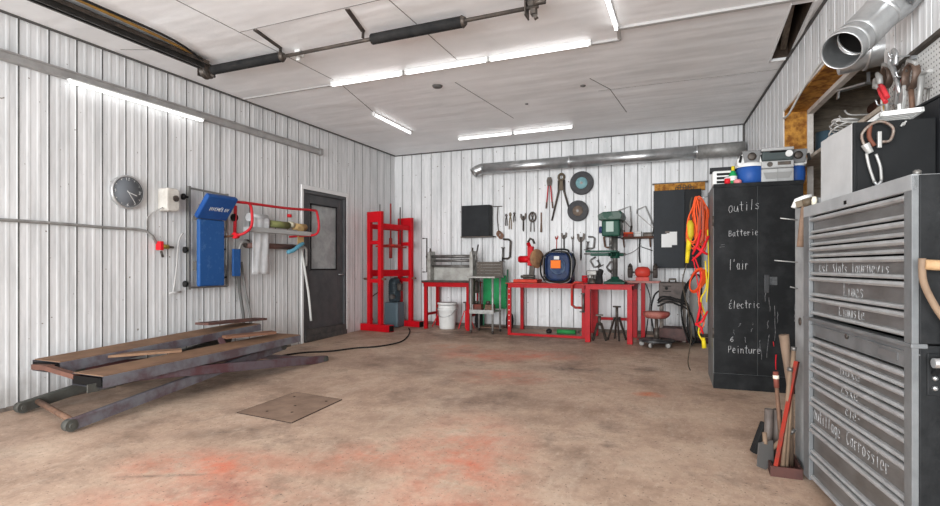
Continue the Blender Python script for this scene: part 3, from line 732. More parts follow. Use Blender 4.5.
# red tubular rack
t = thing('wall_rack', 'red tubular wall rack carrying a metal rail beside the door', 'rack', (0, 0, 0))
m = MB(); m.tube(spline([(-4.78, 4.40, 1.86), (-4.74, 4.6, 1.875), (-4.74, 5.3, 1.88), (-4.72, 5.78, 1.90), (-4.71, 5.86, 1.87), (-4.71, 5.90, 1.68), (-4.73, 5.86, 1.58), (-4.84, 5.76, 1.56), (-4.98, 5.62, 1.54)], 5), 0.016, 8)
m.tube(spline([(-4.74, 4.58, 1.874), (-4.73, 4.68, 1.87), (-4.73, 4.72, 1.80), (-4.73, 4.72, 1.62), (-4.78, 4.66, 1.53), (-4.86, 4.60, 1.5)], 5), 0.016, 8)
m.tube([(-4.98, 4.72, 1.86), (-4.97, 4.7, 1.5)], 0.02, 6)
m.build('red_frame', mat('red_tube_paint', (186, 40, 48), 0.4), t)
m = MB(); m.cyl((-4.86, 4.6, 1.5), (-4.99, 4.45, 1.47), 0.014, n=8); m.build('rusty_stub', rusty, t)
m = MB(); m.cyl((-4.86, 4.58, 1.5), (-4.86, 4.64, 1.5), 0.035, n=12); m.cyl((-4.97, 5.62, 1.84), (-4.97, 5.62, 1.8), 0.03, n=10); m.build('clamp_knob', redpl, t)
m = MB(); m.cyl((-4.99, 4.70, 1.72), (-4.96, 4.70, 1.72), 0.045, n=16); m.build('rubber_foot', rubber, t)
m = MB(); m.bx(-4.86, -4.77, 4.72, 5.84, 1.555, 1.61); m.build('rail', mat('pale_grey_rail', (178, 178, 176), 0.4, 0.3), t, bevel=0.004)
def roll(name, label, y0, y1, z, r, mt, cat='roll', x=-4.93):
    o = thing(name, label, cat, (0, 0, 0)); k = MB(); k.cyl((x, y0, z), (x, y1, z), r, n=20); k.build('winding', mt, o)
    k = MB(); k.cyl((x, y0 - 0.006, z), (x, y1 + 0.006, z), r * 0.35, n=12); k.build('core', rusty, o); return o
roll('olive_roll', 'olive green paper roll on the rack behind the red tube', 5.20, 5.55, 1.685, 0.045, mat('olive_paper', (142, 146, 92), 0.7, 0, (120, 122, 84), 9))
roll('ivory_roll', 'short ivory end roll right of the olive one', 5.57, 5.64, 1.70, 0.04, mat('ivory', (206, 200, 176), 0.6))
t = roll('kraft_paper_roll', 'tan masking paper roll with a strip hanging down near the door', 5.66, 5.88, 1.68, 0.045, mat('kraft_paper', (196, 166, 116), 0.75, 0, (170, 140, 98), 7))
m = MB(); m.bx(-4.888, -4.882, 5.68, 5.80, 1.42, 1.68); m.build('hanging_strip', mat('kraft_paper', (196, 166, 116)), t)
t = thing('plastic_film_roll', 'roll of clear white plastic film hanging down from the rack', 'plastic film', (0, 0, 0))
m = MB(); m.cyl((-4.93, 4.87, 1.74), (-4.93, 5.16, 1.74), 0.05, n=18); m.build('winding', mat('film_white', (216, 217, 218), 0.25, 0, (196, 198, 200), 8), t)
m = MB()
N_ = 14
vs = []
for j in range(N_ + 1):
    z = 1.74 - j * 0.69 / N_
    for i in range(9):
        vs.append((-4.875 + 0.010 * math.sin(i * 1.9 + j * 0.25) , 4.87 + i * 0.29 / 8, z))
m.add(vs, [(j * 9 + i, j * 9 + i + 1, (j + 1) * 9 + i + 1, (j + 1) * 9 + i) for j in range(N_) for i in range(8)], True)
m.build('hanging_sheet', MATS['film_white'], t, solid=0.002)
t = thing('tube_rack_lower', 'rusty brown horizontal tube below the rack with curved grey ends', 'tube', (0, 0, 0)); t.name = 'hanging_tube'
m = MB(); m.cyl((-4.95, 4.85, 1.40), (-4.95, 5.75, 1.405), 0.035, n=12); m.build('tube', mat('rust_brown_tube', (124, 92, 84), 0.6, 0.3, (92, 72, 66), 9), t)
m = MB(); m.tube(spline([(-4.93, 5.7, 1.42), (-4.9, 5.85, 1.4), (-4.92, 5.9, 1.3), (-4.95, 5.93, 1.15)], 5), 0.016, 8); m.tube(spline([(-4.95, 4.9, 1.42), (-4.93, 4.8, 1.44), (-4.93, 4.73, 1.36), (-4.95, 4.74, 1.1)], 5), 0.02, 8); m.build('grey_bend', galv_dull, t)
m = MB(); m.lathe([(0.02, -0.02), (0.05, -0.02), (0.05, 0.02), (0.02, 0.02)], (-4.95, 4.86, 1.42), (1, 0.2, 0), 16); m.build('pulley', darksteel, t)
m = MB(); m.tube(spline([(-4.9, 5.50, 1.33), (-4.88, 5.6, 1.36), (-4.88, 5.7, 1.42), (-4.89, 5.8, 1.46)], 4), [0.02] + [0.028] * 11 + [0.018], 8)
tag(m.build('teal_brush', mat('teal_plastic', (96, 156, 178), 0.5)), 'light teal tool lying over the end of the brown tube', 'tool')
m = MB(); m.tube(spline([(-4.96, 5.84, 1.40), (-4.95, 5.9, 1.1), (-4.95, 5.98, 0.75), (-4.94, 6.02, 0.38)], 5), 0.016, 8)
tag(m.build('light_wand', mat('milky_plastic', (200, 200, 196), 0.4)), 'milky white wand hanging against the dark door', 'wand')
t = thing('wall_hose', 'dark hose and chain hanging below the red rack', 'hose', (0, 0, 0))
m = MB(); m.tube(spline([(-4.97, 4.76, 1.28), (-4.96, 4.76, 0.9), (-4.96, 4.82, 0.55), (-4.95, 4.80, 0.34)], 6), 0.018, 8); m.build('dark_hose', mat('grey_rubber', (96, 95, 93), 0.6), t)
m = MB(); m.tube(spline([(-4.97, 4.80, 1.2), (-4.96, 4.85, 0.85), (-4.96, 4.93, 0.55), (-4.95, 4.94, 0.34)], 6), 0.014, 8); m.build('grey_hose', mat('mid_grey_rubber', (128, 127, 125), 0.6), t)
m = MB()
for k in range(16):
    z = 1.12 - k * 0.024; m.tube([(-4.985 + 0.006 * (k % 2), 4.735 + 0.006 * ((k + 1) % 2), z), (-4.985, 4.735, z - 0.03)], 0.005, 5)
m.build('chain', galv_dull, t)

# ---------------------------------------------------------------- scissor lift
t = thing('scissor_lift', 'collapsed scissor car lift with two brown decked runways on the floor by the left wall', 'car lift', (-4.40, 2.35, fz(2.4)))
ls = mat('blue_grey_lift_steel', (110, 110, 116), 0.45, 0.1, (90, 76, 80), 4.5, 0.15, 20, thr=(0.42, 0.62))
ls2 = mat('grey_green_lift_steel', (88, 88, 83), 0.6, 0.1, (66, 64, 60), 5)
deck = mat('brown_deck_plate', (134, 104, 82), 0.75, 0, (104, 80, 64), 4, 0.25, 26)
mar = mat('maroon_lift_steel', (112, 76, 78), 0.55, 0.1, (84, 76, 78), 5)
def runway(x0, x1, y0, y1, za, zb, taper):
    m = MB(); vs = []
    for x in (x0, x1):
        vs += [(x, y0, za - 0.085), (x, y1, zb - 0.07), (x, y1, zb), (x, y0, za)]
    m.add(vs, [(0, 1, 2, 3), (7, 6, 5, 4), (0, 4, 5, 1), (3, 2, 6, 7), (1, 5, 6, 2)])
    r = m.build('runway', ls, t, bevel=0.004)
    m = MB(); vs = [(x0 + 0.01, y0 + 0.01, za + 0.006), (x1 - 0.01, y0 + 0.01, za + 0.006), (x1 - 0.01, y1, zb + 0.006), (x0 + 0.01, y1, zb + 0.006),
                    (x0 + 0.01, y0 + 0.01, za), (x1 - 0.01, y0 + 0.01, za), (x1 - 0.01, y1, zb), (x0 + 0.01, y1, zb)]
    m.add(vs, [(0, 1, 2, 3), (7, 6, 5, 4), (0, 4, 5, 1), (1, 5, 6, 2), (2, 6, 7, 3), (3, 7, 4, 0)]); m.build('deck_plate', deck, r)
    m = MB(); m.add([(x0 + 0.012, y0 - 0.002, za - 0.075), (x1 - 0.012, y0 - 0.002, za - 0.075), (x1 - 0.012, y0 - 0.002, za - 0.012), (x0 + 0.012, y0 - 0.002, za - 0.012)], [(0, 1, 2, 3)]); m.build('open_end', dark_in, r)
runway(0.13, 0.48, 0.16, 2.26, 0.35, 0.40, 0)      # near runway
runway(-0.47, -0.12, 0.22, 2.30, 0.40, 0.49, 0)    # runway along the wall
def arm(p, q, w_, h_, mt, rnd=True):
    m = MB(); m.bar(p, q, w_, h_)
    o = m.build('scissor_arm', mt, t, bevel=0.008)
    for e in (p, q):
        m = MB(); m.cyl((e[0] - w_ / 2 - 0.004, e[1], e[2]), (e[0] + w_ / 2 + 0.004, e[1], e[2]), h_ * 0.5, n=18)
        m.cyl((e[0] + w_ / 2, e[1], e[2]), (e[0] + w_ / 2 + 0.014, e[1], e[2]), 0.02, n=10)
        m.build('pivot_boss', ls2, o)
arm((0.43, -0.03, 0.05), (0.37, 2.1, 0.30), 0.045, 0.085, ls)
arm((0.48, 2.66, 0.075), (0.43, 0.40, 0.31), 0.045, 0.085, mat('maroon_grey_steel', (104, 94, 100), 0.45, 0.1, (94, 66, 70), 5, thr=(0.4, 0.6)))
arm((-0.42, 0.12, 0.05), (-0.42, 2.1, 0.33), 0.05, 0.085, ls2)
arm((-0.36, 2.6, 0.08), (-0.36, 0.5, 0.30), 0.045, 0.085, mar)
m = MB(); m.cyl((-0.40, 0.22, 0.075), (0.41, 0.0, 0.07), 0.022, n=10); m.build('cross_tube', rusty, t)
m = MB(); m.bar((-0.16, 0.16, 0.37), (0.15, 0.18, 0.325), 0.05, 0.035); m.bar((-0.4, 0.2, 0.355), (-0.14, 0.17, 0.37), 0.05, 0.04); m.build('end_beam', mat('brown_rust_beam', (112, 78, 66), 0.7, 0, (86, 62, 54), 8), t)
m = MB(); m.bar((-0.14, 1.75, 0.40), (0.15, 1.55, 0.345), 0.05, 0.03); m.build('middle_beam', mar, t)
m = MB(); m.cyl((-0.36, 2.66, 0.06), (0.49, 2.68, 0.065), 0.02, n=10); m.bar((-0.3, 2.3, 0.12), (0.45, 2.5, 0.1), 0.08, 0.04); m.build('base_beam', mar, t)
m = MB(); m.bar((-0.1, 0.9, 0.22), (0.1, 1.7, 0.3), 0.09, 0.09); m.cyl((0.1, 1.7, 0.3), (0.2, 2.1, 0.32), 0.03); m.build('hydraulic_cylinder', ls2, t)
m = MB(); m.bx(0.40, 0.412, 0.1, 0.30, 0.24, 0.30); m.build('side_gusset', ls2, t)
M_ = Matrix.Translation((-4.48, 4.22, 0.50)) @ Matrix.Rotation(-0.03, 4, 'X') @ Matrix.Rotation(0.04, 4, 'Z')
m = MB(); m.bx(-0.16, 0.02, -0.30, 0.55, -0.012, 0.012, M_); m.bx(-0.08, -0.02, -0.05, 0.3, 0.012, 0.02, M_)
o = tag(m.build('steel_ramp', mat('maroon_plate', (104, 74, 68), 0.7, 0, (78, 62, 58), 6)), 'narrow maroon steel plate lying on the far end of the wall-side runway', 'plate'); o.location = (-0.12, 0.06, 0.045)
M_ = Matrix.Translation((-4.22, 4.12, 0.445)) @ Matrix.Rotation(-0.45, 4, 'Z') @ Matrix.Rotation(0.02, 4, 'X')
m = MB(); m.bx(-0.07, 0.07, -0.2, 0.3, -0.012, 0.012, M_)
tag(m.build('wooden_board', mat('brown_board', (128, 92, 72), 0.75, 0, (104, 74, 60), 5)), 'brown board lying loose on the near runway of the lift', 'board')
M_ = Matrix.Translation((-4.58, 3.35, 0.44)) @ Matrix.Rotation(0.85, 4, 'Z') @ Matrix.Rotation(0.05, 4, 'X')
m = MB(); m.bx(-0.28, 0.28, -0.08, 0.06, -0.01, 0.01, Matrix.Translation((-4.43, 3.2, 0.39)) @ Matrix.Rotation(0.95, 4, 'Z'))
tag(m.build('wooden_board', MATS['dirty_plywood']), 'short light brown board bridging between the two lift runways', 'board')

# floor cover and cord
m = MB(); cn = [(-3.25, 3.10), (-2.68, 3.05), (-2.72, 3.70), (-3.25, 3.75)]
vs = [(x, y, fz(y) + 0.006) for x, y in cn] + [(x, y, fz(y) - 0.01) for x, y in cn]
m.add(vs, [(0, 1, 2, 3), (7, 6, 5, 4), (0, 4, 5, 1), (1, 5, 6, 2), (2, 6, 7, 3), (3, 7, 4, 0)])
t = m.build('floor_plate', mat('dusty_cover_plate', (150, 126, 109), 0.62, 0, (118, 97, 83), 5)); tag(t, 'square steel cover plate set in the floor right of the lift', 'cover plate')
m = MB()
for i in range(4):
    a, b_ = cn[i], cn[(i + 1) % 4]; m.bar((a[0], a[1], fz(a[1]) + 0.002), (b_[0], b_[1], fz(b_[1]) + 0.002), 0.014, 0.006)
m.build('dark_edge', mat('joint_dirt', (66, 54, 48), 0.9), t)
m = MB()
for x, y in ((-3.05, 3.2), (-2.85, 3.25), (-2.8, 3.6), (-3.15, 3.62), (-2.95, 3.4)):
    m.cyl((x, y, fz(y) + 0.004), (x, y, fz(y) + 0.008), 0.011, n=10)
m.build('bolt_hole', mat('joint_dirt', (66, 54, 48)), t)
pts = [(-4.35, 7.75), (-4.15, 7.43), (-3.90, 6.9), (-3.76, 6.44), (-3.84, 6.06), (-4.06, 5.82), (-4.23, 5.52), (-4.5, 5.3), (-4.6, 4.95), (-4.45, 4.75)]
m = MB(); m.tube(spline([(x, y, fz(y) + 0.011) for x, y in pts], 8), 0.010, 8)
tag(m.build('power_cord', rubber), 'black cord looping over the floor from the red press to the lift', 'cord')

# ---------------------------------------------------------------- back wall: floor-standing things
# red H-frame press
t = thing('shop_press', 'tall red H-frame shop press with four posts near the back left corner', 'press', (-4.76, 7.36, fz(7.4)), math.radians(-11))
redp = mat('bright_red_press_paint', (192, 16, 28), 0.4, 0, (158, 14, 26), 4, thr=(0.45, 0.75))
for y, H_ in ((0.0, 1.93), (0.75, 1.88)):
    for x in (-0.11, 0.13):
        m = MB(); m.bx(x - 0.035, x + 0.035, y - 0.032, y + 0.032, 0.10, H_); m.build('post', redp, t, bevel=0.004)
    m = MB(); m.bx(-0.37, 0.36, y - 0.06, y + 0.06, 0.0, 0.11); ft = m.build('foot', redp, t, bevel=0.004)
    m = MB(); m.bx(0.358, 0.363, y - 0.05, y + 0.05, 0.01, 0.10); m.build('foot_opening', dark_in, ft)
    for z0_, z1_ in ((H_ - 0.17, H_), (1.40, 1.46), (0.78, 0.84)):
        m = MB(); m.bx(-0.075, 0.095, y - 0.028, y + 0.028, z0_, z1_); m.build('brace', redp, t)
for x in (-0.13, 0.12):
    m = MB(); m.bx(x - 0.012, x + 0.012, 0.03, 0.72, 1.66, 1.74); m.build('top_rail', redp, t)
    m = MB(); m.bx(x - 0.012, x + 0.012, 0.03, 0.72, 0.88, 0.985); m.build('bed_rail', redp, t)
m = MB(); m.bx(-0.15, 0.14, 0.3, 0.48, 1.38, 1.41); m.bx(-0.03, 0.03, 0.05, 0.75, 1.36, 1.385); m.build('sliding_plate', redworn, t)
m = MB(); m.cyl((0, 0.38, 1.18), (0, 0.38, 1.52), 0.028); m.cyl((0, 0.38, 1.5), (0, 0.38, 2.1), 0.014); m.build('ram', mat('dull_red_ram', (150, 52, 50), 0.5, 0.2), t)
for y in (0.12, 0.62):
    m = MB(); m.cyl((0, y, 1.38), (0, y, 2.06), 0.009, n=8); m.build('threaded_rod', darksteel, t)
for y in (0, 0.75):
    m = MB(); m.cyl((-0.24, y, 0.84), (0.24, y, 0.84), 0.016, n=8); m.build('pin', rusty, t)
m = MB(); m.tube(spline([(-0.1, 0.06, 0.16), (-0.18, 0.1, 0.3), (-0.2, 0.1, 0.5), (-0.1, 0.2, 0.62)], 4), 0.008, 6); m.build('hose', rubber, t)
t = thing('electric_motor', 'dark teal-grey electric pump motor standing inside the red press', 'motor', (-4.73, 7.93, fz(7.9)))
mtr = mat('teal_grey_enamel', (62, 74, 80), 0.4, 0.1, (44, 50, 54), 8)
m = MB(); m.bx(-0.13, 0.13, -0.12, 0.12, 0.0, 0.42); m.build('tank', mat('blue_grey_tank', (88, 104, 112), 0.4), t, bevel=0.02)
m = MB(); m.lathe([(0.0, 0.42), (0.09, 0.42), (0.10, 0.47), (0.10, 0.76), (0.09, 0.80), (0.06, 0.83), (0, 0.84)], (0, 0, 0)); m.build('motor_body', mtr, t)
m = MB()
for k in range(8): m.lathe([(0.098, 0.50 + k * 0.03), (0.11, 0.505 + k * 0.03), (0.11, 0.512 + k * 0.03), (0.098, 0.517 + k * 0.03)], (0, 0, 0))
m.build('cooling_fins', mtr, t)
m = MB(); m.bx(0.08, 0.15, -0.06, 0.04, 0.62, 0.74); m.build('terminal_box', darksteel, t, bevel=0.01)
m = MB(); m.cyl((0.03, -0.08, 0.52), (0.03, -0.15, 0.52), 0.04); m.build('pump', steel, t)

def red_table(label, x0, x1, y0, y1, h, leg=0.055, lower=None, back_lower=None, worn=False, ltop=0.07):
    o = thing('welded_table', label, 'table', (x0, y0, fz(y0)), 0)
    W, D = x1 - x0, y1 - y0
    m = MB(); m.bx(-0.02, W + 0.02, -0.02, D + 0.02, h - 0.012, h); m.build('table_top', redworn if worn else red, o)
    m = MB(); m.bx(0, W, 0, 0.012, h - ltop, h - 0.012); m.bx(0, W, D - 0.012, D, h - ltop, h - 0.012); m.bx(0, 0.012, 0, D, h - ltop, h - 0.012); m.bx(W - 0.012, W, 0, D, h - ltop, h - 0.012); m.build('apron', red, o)
    for a in (leg / 2 + 0.005, W - leg / 2 - 0.005):
        for b_ in (leg / 2 + 0.005, D - leg / 2 - 0.005):
            m = MB(); m.bx(a - leg / 2, a + leg / 2, b_ - leg / 2, b_ + leg / 2, fz(y0 + b_) - fz(y0), h - 0.012); m.build('leg', red, o, bevel=0.003)
    if lower is not None:
        m = MB(); m.bx(leg, W - leg, 0.01, 0.04, lower, lower + 0.035); m.build('stretcher', red, o)
    if back_lower is not None:
        m = MB(); m.bx(leg, W - leg, D - 0.04, D - 0.01, back_lower, back_lower + 0.04); m.build('stretcher', red, o)
    return o


t = red_table('red steel table under the sheet metal roller, left of the back wall', -4.13, -3.30, 7.85, 8.36, 0.77)
for a in (0.03, 0.80):
    m = MB(); m.bx(a - 0.02, a + 0.02, 0.08, 0.43, 0.22, 0.26); m.build('side_stretcher', red, t)
# slip roll
t = thing('slip_roll', 'grey hand-cranked sheet metal slip roll on the left red table', 'machine', (-4.13, 8.1, fz(7.85) + 0.77))
sg = mat('pale_machine_grey', (166, 164, 158), 0.45, 0.3, (120, 116, 110), 9)
for x in (0.03, 0.80):
    m = MB(); m.prism([(x - 0.03, 0), (x + 0.03, 0), (x + 0.03, 0.40), (x + 0.01, 0.52), (x - 0.02, 0.50), (x - 0.03, 0.4)], -0.12, 0.10); m.build('side_frame', sg, t, bevel=0.006)
for z, r, y in ((0.43, 0.026, -0.05), (0.36, 0.022, 0.03), (0.27, 0.022, -0.03)):
    m = MB(); m.cyl((0.0, y, z), (0.84, y, z), r, n=14); m.build('roller', steel, t)
m = MB(); m.bx(0.05, 0.78, 0.03, 0.05, 0.03, 0.27); m.build('front_sheet', mat('brushed_sheet', (176, 174, 168), 0.4, 0.3, (140, 136, 130), 7), t)
m = MB(); m.bx(-0.06, 0.88, -0.22, 0.14, 0.0, 0.03); m.build('base_tray', darksteel, t, bevel=0.01)
m = MB(); m.tube([(-0.12, -0.05, 0.74), (-0.04, -0.05, 0.74), (-0.04, -0.05, 0.43)], 0.012, 8); m.tube([(-0.04, -0.05, 0.43), (-0.04, -0.05, 0.17), (-0.12, -0.05, 0.17)], 0.012, 8); m.cyl((-0.05, -0.05, 0.43), (0.04, -0.05, 0.43), 0.02); m.build('crank', darksteel, t)
for x in (0.03, 0.80):
    m = MB(); m.cyl((x, -0.05, 0.46), (x, -0.05, 0.57), 0.016, n=8); m.build('adjusting_screw', darksteel, t)
m = MB(); m.tube([(0.82, -0.06, 0.20), (0.87, -0.06, 0.45), (0.88, 0.0, 0.62)], 0.014, 8); m.build('lever', steel, t)
# bucket
t = thing('plastic_bucket', 'white plastic pail with a lid under the left red table', 'bucket', (-3.76, 8.0, fz(8.0)))
m = MB(); m.lathe([(0, 0), (0.128, 0), (0.132, 0.02), (0.150, 0.30), (0.162, 0.31), (0.162, 0.33), (0.153, 0.335), (0.153, 0.37), (0.150, 0.39)], (0, 0, 0), n=32); m.build('pail', white, t)
m = MB(); m.lathe([(0.0, 0.40), (0.155, 0.40), (0.166, 0.41), (0.166, 0.43), (0.155, 0.435), (0, 0.425)], (0, 0, 0), n=32); m.build('lid', white, t)
m = MB(); m.tube(spline([(-0.16, -0.02, 0.33), (-0.12, -0.12, 0.24), (0, -0.17, 0.20), (0.12, -0.12, 0.24), (0.16, -0.02, 0.33)], 5), 0.004, 6); m.build('wire_handle', galv, t)
# jack stands
def jack_stand(label, x, y, h=0.36, mt=None, g=None):
    o = thing('jack_stand', label, 'jack stand', (x, y, fz(y)), random.uniform(-0.5, 0.5), g)
    for a in range(4):
        c_, s_ = math.cos(a * PI / 2 + PI / 4), math.sin(a * PI / 2 + PI / 4)
        m = MB(); m.bar((c_ * 0.13, s_ * 0.13, 0.0), (c_ * 0.03, s_ * 0.03, h * 0.7), 0.04, 0.012); m.build('leg', mt or redpl, o)
    m = MB(); m.cyl((0, 0, h * 0.6), (0, 0, h), 0.02); m.bx(-0.05, 0.05, -0.025, 0.025, h, h + 0.02); m.build('saddle_post', darksteel, o); return o
jack_stand('small red jack stand left of the white pail', -4.0, 8.2, 0.30)
jack_stand('red jack stand right of the white pail', -3.47, 8.12, 0.42)
jack_stand('short dark jack stand under the right red table, nearer the left leg', -1.22, 7.65, 0.34, darksteel)
jack_stand('taller dark screw stand under the middle of the right red table', -0.99, 7.72, 0.46, darksteel)
# steel cart
t = thing('steel_cart', 'slim grey steel work stand on casters beside the left red table', 'cart', (-3.2, 7.62, fz(7.62)))
for x in (0.02, 0.38):
    for y in (0.0, 0.34):
        m = MB(); m.cyl((x, y, 0.05), (x, y, 0.86), 0.016, n=10); lg = m.build('leg', galv_dull, t)
        m = MB(); m.lathe([(0, -0.012), (0.025, -0.012), (0.03, 0), (0.025, 0.012), (0, 0.012)], (x, y - 0.0, 0.03), (1, 0, 0), 14); m.build('caster', darksteel, lg)
m = MB(); m.bx(-0.03, 0.43, -0.04, 0.38, 0.86, 0.885); m.build('top', sg, t, bevel=0.003)
m = MB(); m.bx(0.0, 0.4, -0.01, 0.36, 0.33, 0.345); m.bx(0.0, 0.4, -0.015, 0.0, 0.31, 0.37); m.build('shelf', galv_dull, t)
m = MB(); m.cyl((0.02, 0.17, 0.62), (0.02, 0.17, 0.80), 0.06); m.bx(-0.03, 0.05, 0.02, 0.12, 0.45, 0.85); m.build('side_bracket', darksteel, t, bevel=0.01)
t = thing('slatted_panel', 'weathered grey slatted panel leaning upright on the steel work stand', 'panel', (-3.17, 7.85, fz(7.62) + 0.885))
for k in range(5):
    m = MB(); m.bx(0.0, 0.43, 0.0, 0.02, 0.0 + k * 0.046, 0.043 + k * 0.046); m.build('slat', mat('weathered_slat', (104, 97, 90), 0.8, 0, (82, 76, 71), 7, stretch=(1, 3, 6)), t)
for x in (0.02, 0.39):
    m = MB(); m.bx(x, x + 0.03, 0.02, 0.035, 0, 0.23); m.build('batten', rusty, t)
t = thing('hand_truck', 'bright green backed trolley with black wheels behind the steel work stand', 'trolley', (-3.0, 8.16, fz(8.16)))
m = MB(); m.bx(-0.19, 0.21, 0.0, 0.03, 0.34, 0.88); m.build('green_panel', brightgreen, t, bevel=0.01)
for x in (-0.19, 0.22):
    m = MB(); m.tube(spline([(x, 0.03, 0.05), (x, 0.04, 0.6), (x, 0.06, 0.98)], 4), 0.014, 8); m.build('rail', mat('worn_green_tube', (60, 110, 84), 0.5), t)
m = MB(); m.bx(-0.2, 0.22, -0.18, 0.06, 0.04, 0.055); m.build('toe_plate', rusty, t)
for x in (-0.25, 0.28):
    m = MB(); m.lathe([(0, -0.02), (0.1, -0.02), (0.13, -0.025), (0.14, 0), (0.13, 0.025), (0.1, 0.02), (0, 0.02)], (x, -0.02, 0.145), (1, 0, 0), 20); m.build('wheel', rubber, t)
def crate(label, loc, mt):
    o = thing('scrap_part', label, 'machine part', loc)
    m = MB(); m.bx(-0.07, 0.07, -0.06, 0.06, 0, 0.1); m.build('body', mt, o, bevel=0.015)
    m = MB(); m.cyl((-0.03, 0, 0.1), (-0.03, 0, 0.15), 0.035); m.build('boss', darksteel, o)
crate('rusty red machine part lying on the shelf of the steel work stand', (-3.12, 7.78, fz(7.62) + 0.346), mat('rust_red_casting', (124, 62, 54), 0.7, 0, (92, 66, 58), 8))
crate('brown rusted machine part on the right of the work stand shelf', (-2.93, 7.8, fz(7.62) + 0.346), rusty)

# centre red table with its load
t = red_table('long red steel table in the middle of the back wall', -2.60, -1.42, 7.66, 8.36, 0.79, 0.05, 0.0, None, True)
m = MB()
for k in range(8): m.cyl((0.03, -0.001, 0.70 - k * 0.08), (0.03, 0.004, 0.70 - k * 0.08), 0.008, n=8)
m.build('leg_holes', white, t)
ZT = fz(7.66) + 0.79
t = thing('chop_saw', 'red metal-cutting chop saw on the left of the long red table', 'saw', (-2.36, 7.97, ZT))
m = MB(); m.bx(-0.20, 0.18, -0.14, 0.16, 0.0, 0.05); m.build('base', mat('orange_red_base', (206, 66, 40), 0.45, 0, (170, 44, 36), 6), t, bevel=0.008)
m = MB(); m.bx(-0.1, 0.08, 0.04, 0.12, 0.05, 0.12); m.cyl((-0.12, 0.0, 0.09), (0.1, 0.0, 0.09), 0.02); m.build('vise', darksteel, t, bevel=0.006)
m = MB(); m.bar((0.03, 0.08, 0.08), (0.06, 0.05, 0.40), 0.05, 0.08); m.build('arm', darksteel, t, bevel=0.006)
m = MB(); m.cyl((-0.14, 0.02, 0.36), (0.05, 0.02, 0.36), 0.055, n=18); m.cyl((-0.16, 0.02, 0.36), (-0.14, 0.02, 0.36), 0.045, n=18); m.build('motor', redp, t)
m = MB(); m.bx(-0.01, 0.08, -0.03, 0.06, 0.26, 0.56); m.bar((0.03, 0.02, 0.52), (0.0, -0.02, 0.62), 0.05, 0.05); m.build('gear_housing', redp, t, bevel=0.012)
m = MB(); m.lathe([(0, -0.02), (0.14, -0.02), (0.15, 0), (0.14, 0.02), (0, 0.02)], (0.13, 0.03, 0.37), (1, -0.5, 0), 26); m.build('wheel_guard', mat('tan_guard', (168, 128, 92), 0.5, 0, (120, 92, 72), 9), t)
m = MB(); m.tube([(0.0, -0.02, 0.62), (0.04, -0.02, 0.68), (0.08, -0.02, 0.66), (0.1, 0.0, 0.60)], 0.018, 8); m.build('handle', darksteel, t)
m = MB(); m.tube(spline([(0.2, 0.1, 0.4), (0.26, 0.05, 0.22), (0.24, 0.0, 0.06), (0.3, -0.05, 0.02), (0.42, -0.1, 0.02)], 5), 0.008, 6); m.build('lead', rubber, t)
# blue reel
t = thing('wire_welder', 'dark blue portable machine wrapped in its cables on the long red table', 'welder', (-1.85, 7.92, ZT))
bm = mat('navy_case', (30, 52, 94), 0.4, 0, (22, 32, 56), 7)
m = MB(); m.bx(-0.20, 0.20, -0.14, 0.16, 0.0, 0.46); m.build('case', bm, t, bevel=0.05, seg=4)
m = MB(); m.lathe([(0.0, 0.0), (0.10, 0.0), (0.11, 0.012), (0.125, 0.0), (0.125, -0.02)], (0.0, -0.146, 0.25), (0, -1, 0), 28); m.build('reel_face', mat('blue_grey_drum', (84, 100, 120), 0.5, 0, (56, 70, 98), 9, thr=(0.4, 0.55)), t)
m = MB(); m.bx(-0.10, 0.05, -0.175, -0.165, 0.22, 0.34); m.build('orange_label', mat('orange_paint', (232, 118, 34), 0.5), t, bevel=0.01)
m = MB(); m.bx(-0.05, 0.03, -0.178, -0.168, 0.35, 0.40); m.build('white_label', white, t, bevel=0.004)
for k, (r_, zz, mt_) in enumerate(((0.19, 0.24, rubber), (0.21, 0.235, mat('grey_cord', (150, 148, 145), 0.6)), (0.175, 0.25, bm), (0.20, 0.25, rubber))):
    sq = lambda v: math.copysign(abs(v) ** 0.55, v)
    m = MB(); m.tube([(r_ * sq(math.cos(a * PI / 14 + 0.05)), -0.155 - 0.012 * k + 0.01 * math.sin(a * 1.3 + k), zz + r_ * 1.12 * sq(math.sin(a * PI / 14 + 0.05))) for a in range(28)], 0.009, 6, closed=True); m.build('cable_loop', mt_, t)
m = MB(); m.tube(spline([(-0.2, -0.1, 0.42), (-0.26, -0.14, 0.3), (-0.24, -0.15, 0.1), (-0.1, -0.2, 0.03), (0.1, -0.22, 0.02), (0.2, -0.16, 0.1), (0.25, -0.1, 0.3), (0.2, -0.05, 0.44)], 5), 0.012, 6); m.build('welding_lead', rubber, t)
m = MB(); m.tube(spline([(-0.14, 0, 0.45), (-0.1, 0, 0.5), (0.1, 0, 0.5), (0.14, 0, 0.45)], 4), 0.014, 8); m.build('carry_handle', rubber, t)
m = MB(); m.bx(-0.07, 0.07, -0.06, 0.06, 0, 0.012); m.cyl((0, 0, 0.012), (0, 0, 0.11), 0.045); 
o = tag(m.build('red_tin', redpl), 'small red tin at the right end of the long red table', 'tin'); o.location = (-1.52, 8.15, ZT)
